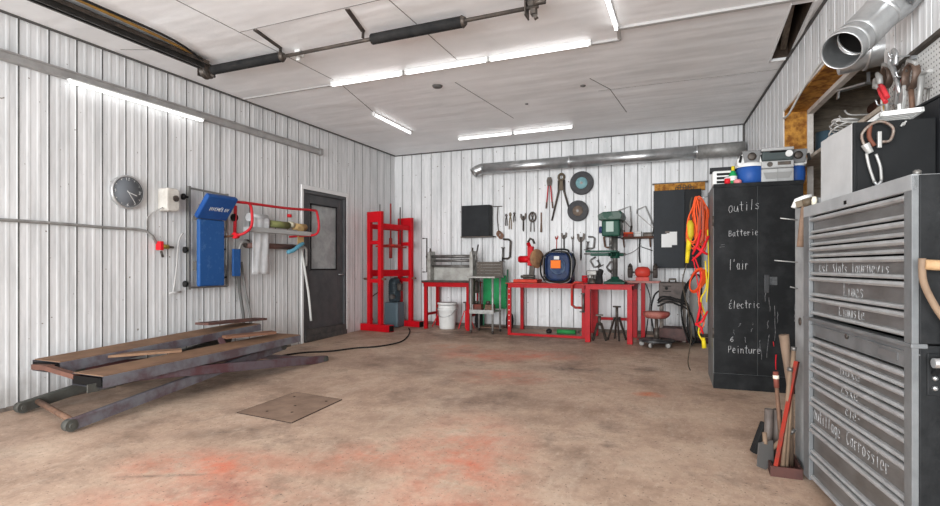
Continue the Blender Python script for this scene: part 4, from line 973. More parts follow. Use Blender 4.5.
# big C clamps
def c_clamp(label, loc, H_, W_, mt, rot=(0, 0, 0), r=0.016, g=None):
    o = thing('c_clamp', label, 'clamp', loc, 0, g, rot)
    m = MB(); m.tube([(W_, 0, 0.0), (W_ * 0.3, 0, 0.0), (0, 0, H_ * 0.1), (0, 0, H_ * 0.9), (W_ * 0.3, 0, H_), (W_, 0, H_)], r, 6, flat=0.6); m.build('frame', mt, o)
    m = MB(); m.cyl((W_, 0, -H_ * 0.18), (W_, 0, H_ * 0.55), r * 0.5, n=8); m.cyl((W_, 0, H_ * 0.53), (W_, 0, H_ * 0.58), r * 1.1, n=10); m.build('screw', steel, o)
    m = MB(); m.cyl((W_ - 0.05, 0, -H_ * 0.16), (W_ + 0.05, 0, -H_ * 0.16), r * 0.3, n=6); m.build('tommy_bar', steel, o); return o
c_clamp('large rusty red C-clamp hanging from the right end of the long red table', (-1.60, 7.60, ZT - 0.34), 0.36, 0.16, redworn, r=0.032)
c_clamp('big dark C-clamp hanging on the wall above the slatted panel', (-2.80, 8.39, 1.27), 0.32, -0.13, darksteel, (0, 0.05, 0), 0.03)
t = thing('floor_jack', 'small green tool lying on the floor under the long red table', 'tool', (-1.75, 8.0, fz(8.0)))
m = MB(); m.cyl((-0.16, 0, 0.04), (0.12, 0, 0.04), 0.035); m.build('green_body', mat('leaf_green', (48, 134, 72), 0.5), t)
m = MB(); m.cyl((0.12, 0, 0.04), (0.18, 0, 0.04), 0.015); m.build('nozzle', darksteel, t); t.name = 'air_tool'
m = MB(); m.lathe([(0, 0.0), (0.04, 0.0), (0.045, 0.04), (0.02, 0.07), (0, 0.07)]); o = tag(m.build('rubber_cup', rubber), 'small black rubber cup on the floor under the long red table', 'cup'); o.location = (-2.05, 8.05, fz(8.05))

# right red table: drill press and vise
t = red_table('small red steel table carrying the green drill press', -1.38, -0.74, 7.38, 8.1, 0.80, 0.07, None, 0.25)
ZR = fz(7.38) + 0.80
t = thing('drill_press', 'green bench drill press with a steel column on the small red table', 'drill press', (-1.02, 7.75, ZR))
m = MB(); m.bx(-0.12, 0.16, -0.24, 0.12, 0.0, 0.035); m.lathe([(0.12, 0.035), (0.11, 0.05), (0.06, 0.07), (0.05, 0.10)], (0, 0, 0)); m.build('base', green, t, bevel=0.008)
m = MB(); m.cyl((0, 0, 0.06), (0, 0, 0.82), 0.038, n=20); m.build('column', steel, t)
m = MB(); m.lathe([(0.04, 0.36), (0.065, 0.36), (0.065, 0.46), (0.04, 0.46)], (0, 0, 0)); m.bar((0, -0.03, 0.41), (-0.05, -0.18, 0.41), 0.06, 0.05); m.cyl((0.05, 0, 0.41), (0.12, 0.0, 0.41), 0.02); m.build('table_bracket', green, t, bevel=0.006)
m = MB(); m.bx(-0.36, 0.06, -0.32, -0.1, 0.44, 0.465); m.bar((-0.30, -0.2, 0.41), (-0.05, -0.2, 0.41), 0.12, 0.04); m.build('work_table', green, t, bevel=0.006)
m = MB(); m.bx(-0.14, 0.10, -0.30, 0.10, 0.66, 0.88); m.build('head', green, t, bevel=0.02, seg=3)
m = MB(); m.prism([(-0.18, 0.88), (0.12, 0.88), (0.14, 0.94), (0.12, 1.0), (-0.12, 0.99), (-0.19, 0.95)], -0.34, 0.14); m.build('belt_cover', mat('grey_green_cover', (78, 94, 86), 0.4, 0, (26, 66, 52), 6, thr=(0.5, 0.55)), t, bevel=0.015, seg=3)
m = MB(); m.bx(-0.08, 0.02, -0.304, -0.30, 0.72, 0.86); m.build('name_plate', mat('pale_plate', (168, 184, 176), 0.5), t)
m = MB(); m.cyl((-0.03, -0.2, 0.55), (-0.03, -0.2, 0.68), 0.022); m.cyl((-0.03, -0.2, 0.50), (-0.03, -0.2, 0.56), 0.016, 0.026); m.build('chuck', steel, t)
m = MB(); m.cyl((0.02, 0.1, 0.72), (0.02, 0.26, 0.72), 0.07); m.cyl((-0.2, -0.1, 0.76), (-0.14, -0.1, 0.76), 0.05); m.build('motor', mat('navy_motor', (52, 60, 100), 0.45), t)
for a in range(3):
    m = MB(); an = a * 2.1; m.cyl((0.10, -0.16, 0.74), (0.13, -0.16 + 0.13 * math.cos(an), 0.74 + 0.13 * math.sin(an)), 0.007, n=6); sp = m.build('feed_handle', steel, t)
    m = MB(); m.lathe([(0, -0.016), (0.014, 0), (0, 0.016)], (0.13, -0.16 + 0.13 * math.cos(an), 0.74 + 0.13 * math.sin(an)), n=10); m.build('knob', rubber, sp)
t = thing('bench_vise', 'grey bench vise on the left end of the small red table', 'vise', (-1.30, 7.55, ZR))
m = MB(); m.lathe([(0, 0), (0.07, 0), (0.075, 0.03), (0.045, 0.06), (0.045, 0.08)]); m.build('swivel_base', darksteel, t)
m = MB(); m.bx(-0.05, 0.05, -0.04, 0.14, 0.07, 0.14); m.bx(-0.07, 0.07, 0.02, 0.06, 0.13, 0.19); m.build('body', steel, t, bevel=0.008)
m = MB(); m.bx(-0.035, 0.035, -0.14, 0.0, 0.08, 0.13); m.bx(-0.07, 0.07, -0.09, -0.05, 0.12, 0.19); m.build('sliding_jaw', steel, t, bevel=0.008)
m = MB(); m.cyl((0, -0.20, 0.10), (0, -0.1, 0.10), 0.014); m.cyl((-0.09, -0.19, 0.09), (0.08, -0.19, 0.13), 0.006, n=6); m.build('screw_handle', steel, t)
m = MB(); m.prism([(-0.05, 0), (0.05, 0), (0.04, 0.12), (0.06, 0.19), (0.0, 0.22), (-0.03, 0.14)], -0.05, 0.05)
o = tag(m.build('rubber_boot', rubber, bevel=0.02), 'black rubbery lump beside the vise on the small red table', 'rubber piece'); o.location = (-1.20, 7.50, ZR)
# pedestal grinder
t = thing('pedestal_grinder', 'red double-wheel grinder on a red post beside the small red table', 'grinder', (-0.70, 7.92, fz(7.92)))
m = MB(); m.bx(0.02, 0.075, -0.03, 0.03, 0.0, 0.80); m.build('post', red, t, bevel=0.003)
m = MB(); m.bx(-0.03, 0.13, -0.09, 0.09, 0.0, 0.012); m.build('foot_plate', redworn, t)
m = MB(); m.bx(-0.21, 0.28, -0.12, 0.12, 0.80, 0.83); m.build('shelf_plate', mat('dusty_pink_plate', (168, 120, 112), 0.6, 0, (140, 92, 88), 8), t)
m = MB(); m.bx(-0.05, 0.13, -0.06, 0.06, 0.83, 0.88); m.lathe([(0.04, -0.1), (0.075, -0.07), (0.082, 0), (0.075, 0.07), (0.04, 0.1)], (0.04, 0, 0.95), (1, 0, 0), 24); m.build('motor', mat('grinder_red', (196, 62, 50), 0.4, 0, (160, 60, 52), 8), t)
m = MB(); m.cyl((-0.13, 0, 0.95), (0.21, 0, 0.95), 0.014); m.build('spindle', steel, t)
for x in (-0.13, 0.21):
    m = MB(); m.lathe([(0, -0.028), (0.09, -0.028), (0.09, 0.028), (0, 0.028)], (x, 0, 0.96), (1, 0, 0), 24); m.build('grinding_wheel', mat('worn_wheel', (88, 80, 76), 0.8, 0, (60, 54, 52), 10), t)
    m = MB(); m.tube([(x, 0.1 * math.cos(a), 0.96 + 0.1 * math.sin(a)) for a in [k * 0.26 - 0.3 for k in range(13)]], 0.02, 6); m.build('wheel_guard', darksteel, t)
m = MB(); m.tube(spline([(-0.62, 7.9, fz(7.9) + 0.8), (-0.55, 7.8, 0.7), (-0.58, 7.8, 0.4), (-0.62, 7.85, 0.13)], 5), 0.008, 6)
tag(m.build('grinder_cord', rubber), 'thin black cord dropping from the grinder shelf to the floor', 'cord')
# rolling stool
t = thing('rolling_stool', 'round low shop stool with a faded red seat and wide caster base', 'stool', (-0.44, 7.35, fz(7.35)))
m = MB(); m.lathe([(0, 0.365), (0.12, 0.37), (0.16, 0.40), (0.17, 0.43), (0.16, 0.455), (0.1, 0.46), (0, 0.455)], n=32); m.build('seat', mat('faded_red_vinyl', (166, 112, 100), 0.6, 0, (136, 60, 56), 6, thr=(0.4, 0.6)), t)
m = MB(); m.cyl((0, 0, 0.09), (0, 0, 0.37), 0.022); m.cyl((0, 0, 0.09), (0, 0, 0.24), 0.034); m.build('post', darksteel, t)
m = MB(); m.lathe([(0, 0.075), (0.21, 0.065), (0.225, 0.075), (0.225, 0.09), (0.21, 0.095), (0.08, 0.085), (0.05, 0.10), (0, 0.10)], n=32); m.build('base_tray', mat('grey_black_tray', (98, 98, 98), 0.5, 0, (46, 46, 47), 7, thr=(0.4, 0.55)), t)
for a in range(5):
    an = a * 2 * PI / 5 + 0.6; cx, cy = 0.185 * math.cos(an), 0.185 * math.sin(an)
    m = MB(); m.lathe([(0, -0.014), (0.03, -0.014), (0.034, 0), (0.03, 0.014), (0, 0.014)], (cx, cy, 0.034), (-math.sin(an), math.cos(an), 0), 14); m.build('caster', mat('grey_caster', (150, 148, 144), 0.5), t)
# welder on its stand
t = thing('arc_welder', 'old brown-grey box welder raised on a dark stand beside the stool', 'welder', (-0.30, 7.82, fz(7.82)))
wg = mat('brown_grey_enamel', (92, 82, 78), 0.5, 0.1, (66, 60, 57), 8)
m = MB(); m.bx(-0.13, 0.21, -0.16, 0.16, 0.56, 0.82); m.build('case', wg, t, bevel=0.012)
m = MB()
for z in (0.63, 0.70, 0.77):
    m.bx(-0.08, 0.03, -0.166, -0.16, z - 0.004, z + 0.004)
m.build('vent_slots', dark_in, t)
m = MB(); m.cyl((-0.03, -0.175, 0.74), (-0.03, -0.16, 0.74), 0.02); m.build('current_knob', rubber, t)
m = MB(); m.tube([(0.0, 0, 0.82), (0.0, 0, 0.86), (0.08, 0, 0.86), (0.08, 0, 0.82)], 0.014, 8); m.build('carry_handle', darksteel, t)
for x in (-0.10, 0.19):
    for y in (-0.13, 0.13):
        m = MB(); m.bx(x - 0.02, x + 0.02, y - 0.02, y + 0.02, 0.02, 0.54); m.build('leg', darksteel, t)
m = MB(); m.bx(-0.14, 0.22, -0.17, 0.17, 0.535, 0.56); m.build('stand_top', darksteel, t)
m = MB(); m.bx(-0.14, 0.22, -0.17, 0.17, 0.04, 0.20); m.build('drawer_box', mat('brown_drawer', (104, 78, 74), 0.6, 0, (74, 60, 58), 7), t, bevel=0.006)
for k, (dx, dz) in enumerate(((0.0, 0.0), (0.05, -0.04), (-0.03, 0.03))):
    m = MB(); m.tube(spline([(-0.14, -0.2 - 0.01 * k, 0.54 + dz), (-0.05 + dx, -0.22, 0.60 + dz), (0.1, -0.21, 0.57 + dz), (0.24, -0.2, 0.50 + dz), (0.26 + dx, -0.19, 0.3), (0.3 + dx, -0.2, 0.06), (0.42 + dx, -0.1, 0.02 + 0.004)], 5), 0.012, 6); m.build('welding_cable', rubber, t)
m = MB(); m.tube(spline([(-0.13, 0.0, 0.7), (-0.2, -0.02, 0.62), (-0.24, 0, 0.4), (-0.2, 0.0, 0.1)], 5), 0.012, 6); m.build('hose', rubber, t)
m = MB(); m.bx(-0.2, 0.2, -0.1, 0.1, 0, 0.05)
o = tag(m.build('flat_box', mat('dark_maroon_box', (74, 44, 44), 0.6), bevel=0.01), 'flat dark maroon box on the floor right of the welder stand', 'box'); o.location = (0.02, 7.9, fz(7.9)); 
M_ = Matrix.Translation((0.02, 8.05, fz(8.0))) @ Matrix.Rotation(0.10, 4, 'X') @ Matrix.Rotation(0.05, 4, 'Y')
m = MB(); m.cyl((0, 0, 0), (0, 0, 0.92), 0.07, n=14)
o = tag(m.build('cardboard_tube', mat('pale_grey_tube', (180, 180, 176), 0.6)), 'pale grey tube standing against the back wall beside the hanging cords', 'tube'); o.location = (0.0, 8.2, fz(8.2)); o.rotation_euler = (-0.1, 0.04, 0)

# ---------------------------------------------------------------- things hanging on the back wall
YW = YB - 0.008
def wl(y):  # distance from wall
    return YW - y
t = thing('wall_cabinet', 'square black cabinet on the wall above the sheet metal roller', 'cabinet', (-3.62, YW - 0.16, 1.65))
m = MB(); m.bx(0, 0.50, 0.0, 0.16, 0, 0.52); m.build('body', black, t, bevel=0.004)
m = MB(); m.bx(0.005, 0.495, -0.014, -0.001, 0.005, 0.515); m.build('door', mat('charcoal_enamel', (40, 42, 44), 0.5, 0, (30, 31, 33), 5), t, bevel=0.003)
m = MB(); m.bx(-0.02, 0.56, 0.0, 0.16, -0.02, -0.0); m.build('bottom_ledge', darksteel, t)
t = thing('wall_bracket', 'thin steel rod bracket with wire just right of the square black cabinet', 'bracket', (-3.0, YW, 2.15))
m = MB(); m.cyl((-0.1, -0.02, 0), (0.06, -0.02, 0.0), 0.007, n=6); m.tube(spline([(-0.02, -0.02, 0), (-0.03, -0.02, -0.2), (-0.01, -0.02, -0.42)], 4), 0.007, 6); m.build('rod', darksteel, t)
m = MB()
for k in range(5):
    m.tube([(0.0 + 0.012 * k + 0.04 * math.cos(a * PI / 6), -0.03 - 0.006 * k, -0.46 - 0.01 * k + 0.05 * math.sin(a * PI / 6)) for a in range(12)], 0.006, 5, closed=True)
m.build('wire_coil', mat('copper_brown_wire', (132, 96, 76), 0.5, 0.3), t)


def pliers(label, x, z, L, col, spread=0.03, ring=0.0, cat='pliers', name='pliers', hmat=None, r=0.009):
    o = thing(name, label, cat, (x, YW - 0.025, z))
    for s_ in (-1, 1):
        m = MB(); m.tube([(s_ * 0.006, 0, 0), (s_ * 0.014, 0, -L * 0.14), (0, 0, -L * 0.24)], [0.007, r * 1.3, r * 1.4], 7, flat=0.7); m.build('jaw', col, o)
        m = MB(); m.tube(spline([(0, 0, -L * 0.24), (s_ * spread * 0.8, 0, -L * 0.5), (s_ * spread, 0, -L)], 4), r, 7, flat=0.8); m.build('handle', hmat or col, o)
    return o


def wrench(label, x, z, L, col, head=0.03, name='wrench', tilt=0):
    o = thing(name, label, 'wrench', (x, YW - 0.02, z), 0, None, (0, tilt, 0))
    m = MB(); m.tube([(0, 0, -L * 0.12), (0, 0, -L * 0.9), (0, 0, -L)], [head * 0.45, head * 0.55, head * 0.3], 8, flat=0.45); m.build('handle', col, o)
    m = MB(); m.prism([(-head, 0.0), (-head * 0.5, -0.004), (-head * 0.4, -head), (head * 0.4, -head * 0.9), (head * 0.6, 0.01), (head * 1.1, -0.005), (head * 1.0, -head * 1.4), (head * 0.3, -head * 2.2), (-head * 0.5, -head * 2.2), (-head, -head * 1.2)], -0.009, 0.009); m.build('jaw', col, o, bevel=0.002)
    return o


pliers('small dark pliers, leftmost tool right of the square black cabinet', -2.87, 2.02, 0.20, darksteel, 0.015)
pliers('long brass-toned pliers, second tool right of the square black cabinet', -2.80, 2.04, 0.28, mat('brassy_steel', (122, 104, 74), 0.5, 0.4), 0.02)
pliers('short dark pliers, third tool right of the square black cabinet', -2.73, 2.04, 0.15, darksteel, 0.015)
wrench('dark adjustable wrench with a wide head between the pliers and the ringed snips', -2.575, 2.01, 0.29, darksteel, 0.05)
o = pliers('large dark snips with ring jaws, left of the slim file', -2.42, 2.01, 0.30, darksteel, 0.03)
m = MB(); m.tube([(0.055 * math.cos(a * PI / 8), 0, -0.06 + 0.075 * math.sin(a * PI / 8)) for a in range(16)], 0.014, 8, closed=True); m.build('ring_jaw', darksteel, o)
t = thing('file', 'slim brown file hanging right of the ringed snips', 'file', (-2.273, YW - 0.02, 2.02))
m = MB(); m.bx(-0.01, 0.01, -0.004, 0.004, -0.18, 0); m.build('blade', rusty, t)
m = MB(); m.cyl((0, 0, -0.32), (0, 0, -0.17), 0.018, 0.012, n=10); m.build('grip', mat('brown_grip', (112, 92, 78), 0.7), t)
t = thing('bolt_cutter', 'narrow bolt cutter with red handles under the back duct', 'bolt cutter', (-2.135, YW - 0.03, 2.58))
m = MB(); m.prism([(-0.045, -0.06), (-0.03, 0.0), (0.03, 0.0), (0.045, -0.06), (0.03, -0.14), (-0.03, -0.14)], -0.012, 0.012); m.build('blades', darksteel, t, bevel=0.004)
for s_ in (-1, 1):
    m = MB(); m.tube([(s_ * 0.02, 0, -0.12), (s_ * 0.025, 0, -0.2), (s_ * 0.045, 0, -0.42)], 0.010, 8); h_ = m.build('red_handle', mat('tool_red', (182, 48, 54), 0.45), t)
    m = MB(); m.tube([(s_ * 0.045, 0, -0.40), (s_ * 0.055, 0, -0.50)], 0.012, 8); m.build('grip', rusty, h_)
t = thing('bolt_cutter', 'large black bolt cutter with handles spread wide under the back duct', 'bolt cutter', (-1.94, YW - 0.03, 2.62))
m = MB(); m.tube([(0.045 * math.cos(a * PI / 7), 0, -0.05 + 0.05 * math.sin(a * PI / 7)) for a in range(14)], 0.02, 8, closed=True); m.bx(-0.055, 0.055, -0.012, 0.012, -0.26, -0.10); m.build('blades', mat('rust_olive_iron', (98, 86, 70), 0.6, 0.3), t)
for s_, ex in ((-1, -0.155), (1, 0.13)):
    m = MB(); m.tube([(s_ * 0.04, 0, -0.10), (s_ * 0.045, 0, -0.28), (ex, 0, -0.74 if s_ < 0 else -0.58)], [0.02, 0.018, 0.013], 8); m.build('handle', darksteel, t)
def disc(label, x, z, r, hub):
    o = thing('grinding_disc', label, 'disc', (x, YW, z))
    m = MB(); m.lathe([(r * 0.1, 0.01), (r * 0.9, 0.01), (r, 0.02), (r, 0.045), (r * 0.92, 0.055), (r * 0.5, 0.05)], (0, 0, 0), (0, -1, 0), 36); m.build('disc', mat('slate_abrasive', (66, 66, 68), 0.7, 0, (84, 84, 85), 12), o)
    m = MB(); m.lathe([(0, 0.056), (r * 0.45, 0.056), (r * 0.5, 0.048), (r * 0.5, 0.01), (0, 0.01)], (0, 0, 0), (0, -1, 0), 30); h_ = m.build('centre_label', hub, o)
    m = MB(); m.cyl((0, -0.056, 0), (0, -0.062, 0), r * 0.12); m.build('hub', steel, h_)
disc('upper black disc with a pale teal centre on the back wall', -1.615, 2.455, 0.185, mat('pale_teal_label', (128, 166, 170), 0.5, 0, (102, 138, 146), 18))
disc('lower black disc with a brown centre on the back wall', -1.675, 2.02, 0.165, mat('brown_label', (120, 104, 92), 0.6, 0, (88, 78, 70), 18))
# tools above the table
for lab, x, z, L, hd in (('dark pipe wrench, left of two above the blue machine', -1.90, 1.68, 0.26, 0.045), ('dark pipe wrench with a hooked jaw right of the blue machine', -1.63, 1.66, 0.42, 0.06)):
    wrench(lab, x, z, L, darksteel, hd, 'pipe_wrench')
wrench('small reddish wrench left of the pipe wrenches above the blue machine', -2.02, 1.63, 0.22, redworn, 0.025)
wrench('slim black wrench between the two pipe wrenches', -1.765, 1.62, 0.24, darksteel, 0.022)
c_clamp('grey C-clamp on the wall left of the drill press', (-1.43, YW - 0.03, 1.42), 0.18, -0.10, steel, (0, 0.1, 0), 0.026)
c_clamp('brown C-clamp on the wall close to the drill press column', (-1.25, YW - 0.03, 1.43), 0.18, 0.10, rusty, (0, -0.15, 0), 0.026)
t = thing('tool_rail', 'narrow dark steel bar on the wall behind the drill press table', 'rail', (-1.45, YW - 0.05, 1.33))
m = MB(); m.bx(-0.12, 0.50, -0.03, 0.03, 0, 0.02); m.build('bar', darksteel, t)
for x, w_, h_, tl in ((-1.42, 0.1, 0.14, -0.5), (-1.24, 0.09, 0.13, 0.6)):
    c_clamp('small grey clamp hung lower on the wall %s the vise' % ('left of' if tl < 0 else 'right of'), (x, YW - 0.03, 1.12), h_, w_, steel, (0, tl, 0), 0.022)
# tool shelf with hacksaws
t = thing('wall_shelf', 'narrow brown wooden wall shelf right of the drill press', 'shelf', (-0.99, YW - 0.16, 1.56))
m = MB(); m.bx(-0.02, 0.46, 0, 0.155, 0.0, 0.03); m.build('board', mat('dark_brown_board', (96, 66, 52), 0.7, 0, (70, 50, 42), 6), t)
for x in (0.02, 0.40):
    m = MB(); m.bar((x, 0.15, -0.12), (x, 0.02, 0.0), 0.02, 0.02); m.build('shelf_bracket', rusty, t)
for lab, x, z, s_, mt_ in (('red and white boxed tool on the wooden wall shelf', -0.90, 1.59, (0.14, 0.1, 0.07), redworn), ('white tool case in the middle of the wooden wall shelf', -0.76, 1.59, (0.1, 0.1, 0.08), white), ('dark tool case at the right end of the wooden wall shelf', -0.62, 1.59, (0.13, 0.1, 0.06), darksteel)):
    o = thing('tool_case', lab, 'tool case', (x, YW - 0.09, z))
    m = MB(); m.bx(-s_[0] / 2, s_[0] / 2, -s_[1] / 2, s_[1] / 2, 0, s_[2] * 0.6); m.build('lower_shell', mt_, o, bevel=0.006)
    m = MB(); m.bx(-s_[0] / 2, s_[0] / 2, -s_[1] / 2, s_[1] / 2, s_[2] * 0.62, s_[2]); m.build('lid', orange if mt_ is redworn else mt_, o, bevel=0.006)
for lab, a, b_, c_ in (('hacksaw hanging closest to the drill press above the wall shelf', (-1.05, 2.0), (-0.88, 2.06), (-0.86, 1.74)), ('hacksaw hanging beside the black wall cabinet', (-0.78, 2.0), (-0.66, 2.05), (-0.53, 1.72))):
    o = thing('hacksaw', lab, 'hacksaw', (a[0], YW - 0.03, a[1]))
    P3 = [(a[0], a[1] - 0.06), a, b_, c_]
    m = MB(); m.tube([(p[0] - a[0], 0, p[1] - a[1]) for p in P3], 0.011, 8); m.build('bow', galv_dull, o)
    m = MB(); m.bar((P3[0][0] - a[0], 0, -0.06), (c_[0] - a[0] - 0.02, 0, c_[1] - a[1]), 0.004, 0.014); m.build('blade', steel, o)
    m = MB(); m.tube([(c_[0] - a[0], 0, c_[1] - a[1] + 0.02), (c_[0] - a[0] - 0.02, 0, c_[1] - a[1] - 0.09)], 0.016, 8); m.build('grip', darksteel, o)
m = MB(); m.tube(spline([(-0.74, YW - 0.02, 1.56), (-0.75, YW - 0.02, 1.35), (-0.74, YW - 0.03, 1.2)], 4), 0.012, 6); tag(m.build('black_lead', rubber), 'short dark cord under the wooden wall shelf', 'cord')
m = MB(); m.tube(spline([(-0.72, YW - 0.015, 1.46), (-0.85, YW - 0.015, 1.36), (-1.02, YW - 0.015, 1.30)], 5), 0.005, 6); tag(m.build('thin_cable', steel), 'thin cable sagging across the wall left of the black cabinet', 'cable')
m = MB(); m.tube([(-0.72, YW - 0.015, 1.44), (-0.56, YW - 0.015, 1.38)], 0.007, 6); tag(m.build('black_stay', rubber), 'short black rod pointing at the big black cabinet', 'rod')
# black wall cabinet; shade on the right door is put into its darker colour
t = thing('wall_cabinet', 'tall black double-door wall cabinet with papers hanging on it', 'cabinet', (-0.53, YW - 0.25, 1.12))
cb = mat('slate_black_enamel', (38, 42, 46), 0.5, 0, (32, 35, 38), 4)
m = MB(); m.bx(0, 0.64, 0.0, 0.25, 0, 1.12); m.build('body', black, t, bevel=0.003)
m = MB(); m.bx(0.0, 0.42, -0.02, -0.002, 0.0, 1.12); m.build('door', cb, t, bevel=0.003)
m = MB(); m.bx(0.425, 0.64, -0.012, -0.002, 0.0, 1.12); m.build('door', mat('shaded_black_enamel', (14, 15, 17), 0.5), t, bevel=0.003)
t = thing('paper_sheets', 'white paper sheets clipped to the black double-door wall cabinet', 'paper', (-0.42, YW - 0.28, 1.42))
for k, (x, z, a) in enumerate(((0.0, 0.0, 0.02), (0.07, 0.03, -0.03))):
    m = MB(); m.bx(x, x + 0.14, -0.002 * k - 0.003, -0.002 * k, z, z + 0.19); m.build('sheet', paper, t)
m = MB(); m.bx(0.05, 0.11, -0.014, -0.006, 0.20, 0.23); m.build('clip', darksteel, t)
t = thing('wooden_plank', 'golden wooden plank with a dark chain above the big black wall cabinet', 'plank', (-0.2, YW - 0.08, 2.25))
m = MB(); m.bx(-0.33, 0.36, 0, 0.07, 0.0, 0.11); m.build('board', osb, t)
m = MB()
for k in range(7): m.tube([(-0.02 + k * 0.035 + 0.02 * math.cos(a * PI / 4), -0.01, 0.03 + 0.03 * (k % 2) + 0.02 * math.sin(a * PI / 4)) for a in range(8)], 0.006, 5, closed=True)
m.build('chain', darksteel, t)
m = MB(); m.bx(-0.36, 0.40, -0.01, 0.075, 0.11, 0.125); m.build('top_lip', darksteel, t)

# ---------------------------------------------------------------- right side: black locker written on in chalk
t = thing('storage_locker', 'tall black metal locker covered in chalk words on the right', 'locker', (0.168, 5.245, fz(5.24)), math.radians(2.5))
lk = mat('chalky_black_enamel', (19, 20, 21), 0.62, 0, (42, 43, 44), 7, thr=(0.45, 0.78), detail=8)
LZ = 1.825
m = MB(); m.bx(0, 0.70, 0.0, 0.62, 0.0, LZ); m.build('body', mat('grey_locker_side', (118, 120, 120), 0.5, 0, (92, 94, 94), 6), t, bevel=0.004)
m = MB(); m.bx(0.0, 0.70, -0.012, 0.0, 0.0, 0.135); m.build('plinth', lk, t, bevel=0.002)
m = MB(); m.bx(0.0, 0.70, -0.016, -0.0, 1.79, LZ); m.build('top_rail', lk, t, bevel=0.002)
m = MB(); m.bx(0.004, 0.347, -0.02, -0.0, 0.14, 1.787); dl = m.build('door', lk, t, bevel=0.003)
m = MB(); m.bx(0.353, 0.696, -0.02, -0.0, 0.14, 1.787); dr = m.build('door', lk, t, bevel=0.003)
m = MB(); m.bx(0.3475, 0.3525, -0.012, 0, 0.14, 1.787); m.build('door_gap', mat('pale_gap', (72, 74, 74), 0.6), t)
for z in (1.45, 0.45):
    m = MB(); m.cyl((0.0, -0.012, z), (0.0, -0.012, z + 0.09), 0.009, n=8); m.build('hinge', darksteel, t)
m = MB(); m.bx(0.40, 0.44, -0.035, -0.02, 0.86, 1.02); m.build('latch_handle', mat('worn_black_handle', (52, 52, 53), 0.4, 0.3), dr, bevel=0.006)
m = MB(); m.bx(0.44, 0.50, -0.026, -0.02, 0.93, 1.0); m.build('label_plate', mat('grey_label', (96, 97, 98), 0.5, 0, (50, 51, 52), 30), dr)
ty = -0.0215
for txt, x, z, h, w_, ri, nm in (('Outils', 0.125, 1.565, 0.075, 0.25, 0.005, 'chalk_writing'), ('Batterie', 0.125, 1.355, 0.052, 0.235, 0.001, 'chalk_writing'), ("l'air", 0.125, 1.06, 0.08, 0.16, 0.001, 'chalk_writing'),
                               ('Electric', 0.125, 0.715, 0.062, 0.25, 0.002, 'chalk_writing'), ('6', 0.135, 0.425, 0.045, 0.04, 0, 'chalk_writing'), ('Peinture', 0.12, 0.325, 0.062, 0.26, 0.0005, 'chalk_writing')):
    k = MB(); writing(k, txt, x, z, h, w_, ty, 0.0019, ri); k.build(nm, chalk, t)
rr = random.Random(5)
k = MB()
for x0_, z0_, z1_ in ((0.42, 0.30, 0.50), (0.425, 0.55, 0.62), (0.48, 0.45, 0.75), (0.445, 0.70, 0.82), (0.50, 0.60, 0.70), (0.17, 0.49, 0.53), (0.20, 0.56, 0.59), (0.30, 0.52, 0.55), (0.31, 0.58, 0.60), (0.26, 0.42, 0.47), (0.41, 0.78, 0.88), (0.63, 0.62, 0.78), (0.36, 0.36, 0.45), (0.38, 0.28, 0.42)):
    x_ = x0_; pts = []
    for q in range(5):
        pts.append((x_, ty + 0.001, z0_ + (z1_ - z0_) * q / 4)); x_ += rr.uniform(-0.006, 0.008)
    k.tube(pts, 0.005, 5, flat=0.5)
k.tube([(0.06, ty, 1.28), (0.09, ty, 1.285)], 0.002, 5); k.tube([(0.05, ty, 1.26), (0.09, ty, 1.265)], 0.002, 5)
k.build('chalk_smear', mat('faint_chalk', (128, 128, 129), 0.9, 0, (60, 60, 61), 50, thr=(0.4, 0.6)), t)
k = MB(); k.tube([(0.49, ty, 0.20), (0.488, ty, 0.27), (0.492, ty, 0.33)], 0.005, 5); k.tube([(0.475, ty, 0.40), (0.47, ty, 0.44)], 0.003, 5); k.build('red_mark', redpl, t)
LT = fz(5.24) + LZ

def shop_vac(label, x, y, s_=1.0):
    o = thing('shop_vacuum', label, 'vacuum', (x, y, LT), 0.05)
    m = MB(); m.lathe([(0, 0), (0.105 * s_, 0), (0.122 * s_, 0.03), (0.128 * s_, 0.09), (0.118 * s_, 0.15), (0.11 * s_, 0.16)], n=30); m.build('blue_drum', bluepl, o)
    m = MB(); m.lathe([(0.128 * s_, 0.15), (0.13 * s_, 0.175), (0.11 * s_, 0.19), (0.0, 0.20)], n=30); m.prism([(-0.12 * s_, 0.16), (0.12 * s_, 0.16), (0.11 * s_, 0.24), (0.07 * s_, 0.28), (-0.06 * s_, 0.28), (-0.12 * s_, 0.22)], -0.08, 0.08)
    m.build('white_head', white, o, bevel=0.008)
    m = MB(); m.prism([(-0.055, 0.17), (0.055, 0.17), (0.075, 0.29), (-0.075, 0.29)], -0.10, -0.06); m.build('motor_grille', mat('mid_grey_plastic', (118, 118, 118), 0.5), o, bevel=0.008)
    m = MB(); m.lathe([(0, 0), (0.035, 0), (0.035, 0.01), (0.02, 0.014), (0, 0.014)], (0, -0.101, 0.235), (0, -1, 0), 20); m.build('grille_ring', darksteel, o)
    for x_ in (-0.095, 0.09):
        m = MB(); m.bar((x_, -0.084, 0.19), (x_ * 0.86, -0.084, 0.25), 0.02, 0.02); m.build('dark_slot', rubber, o)
    return o


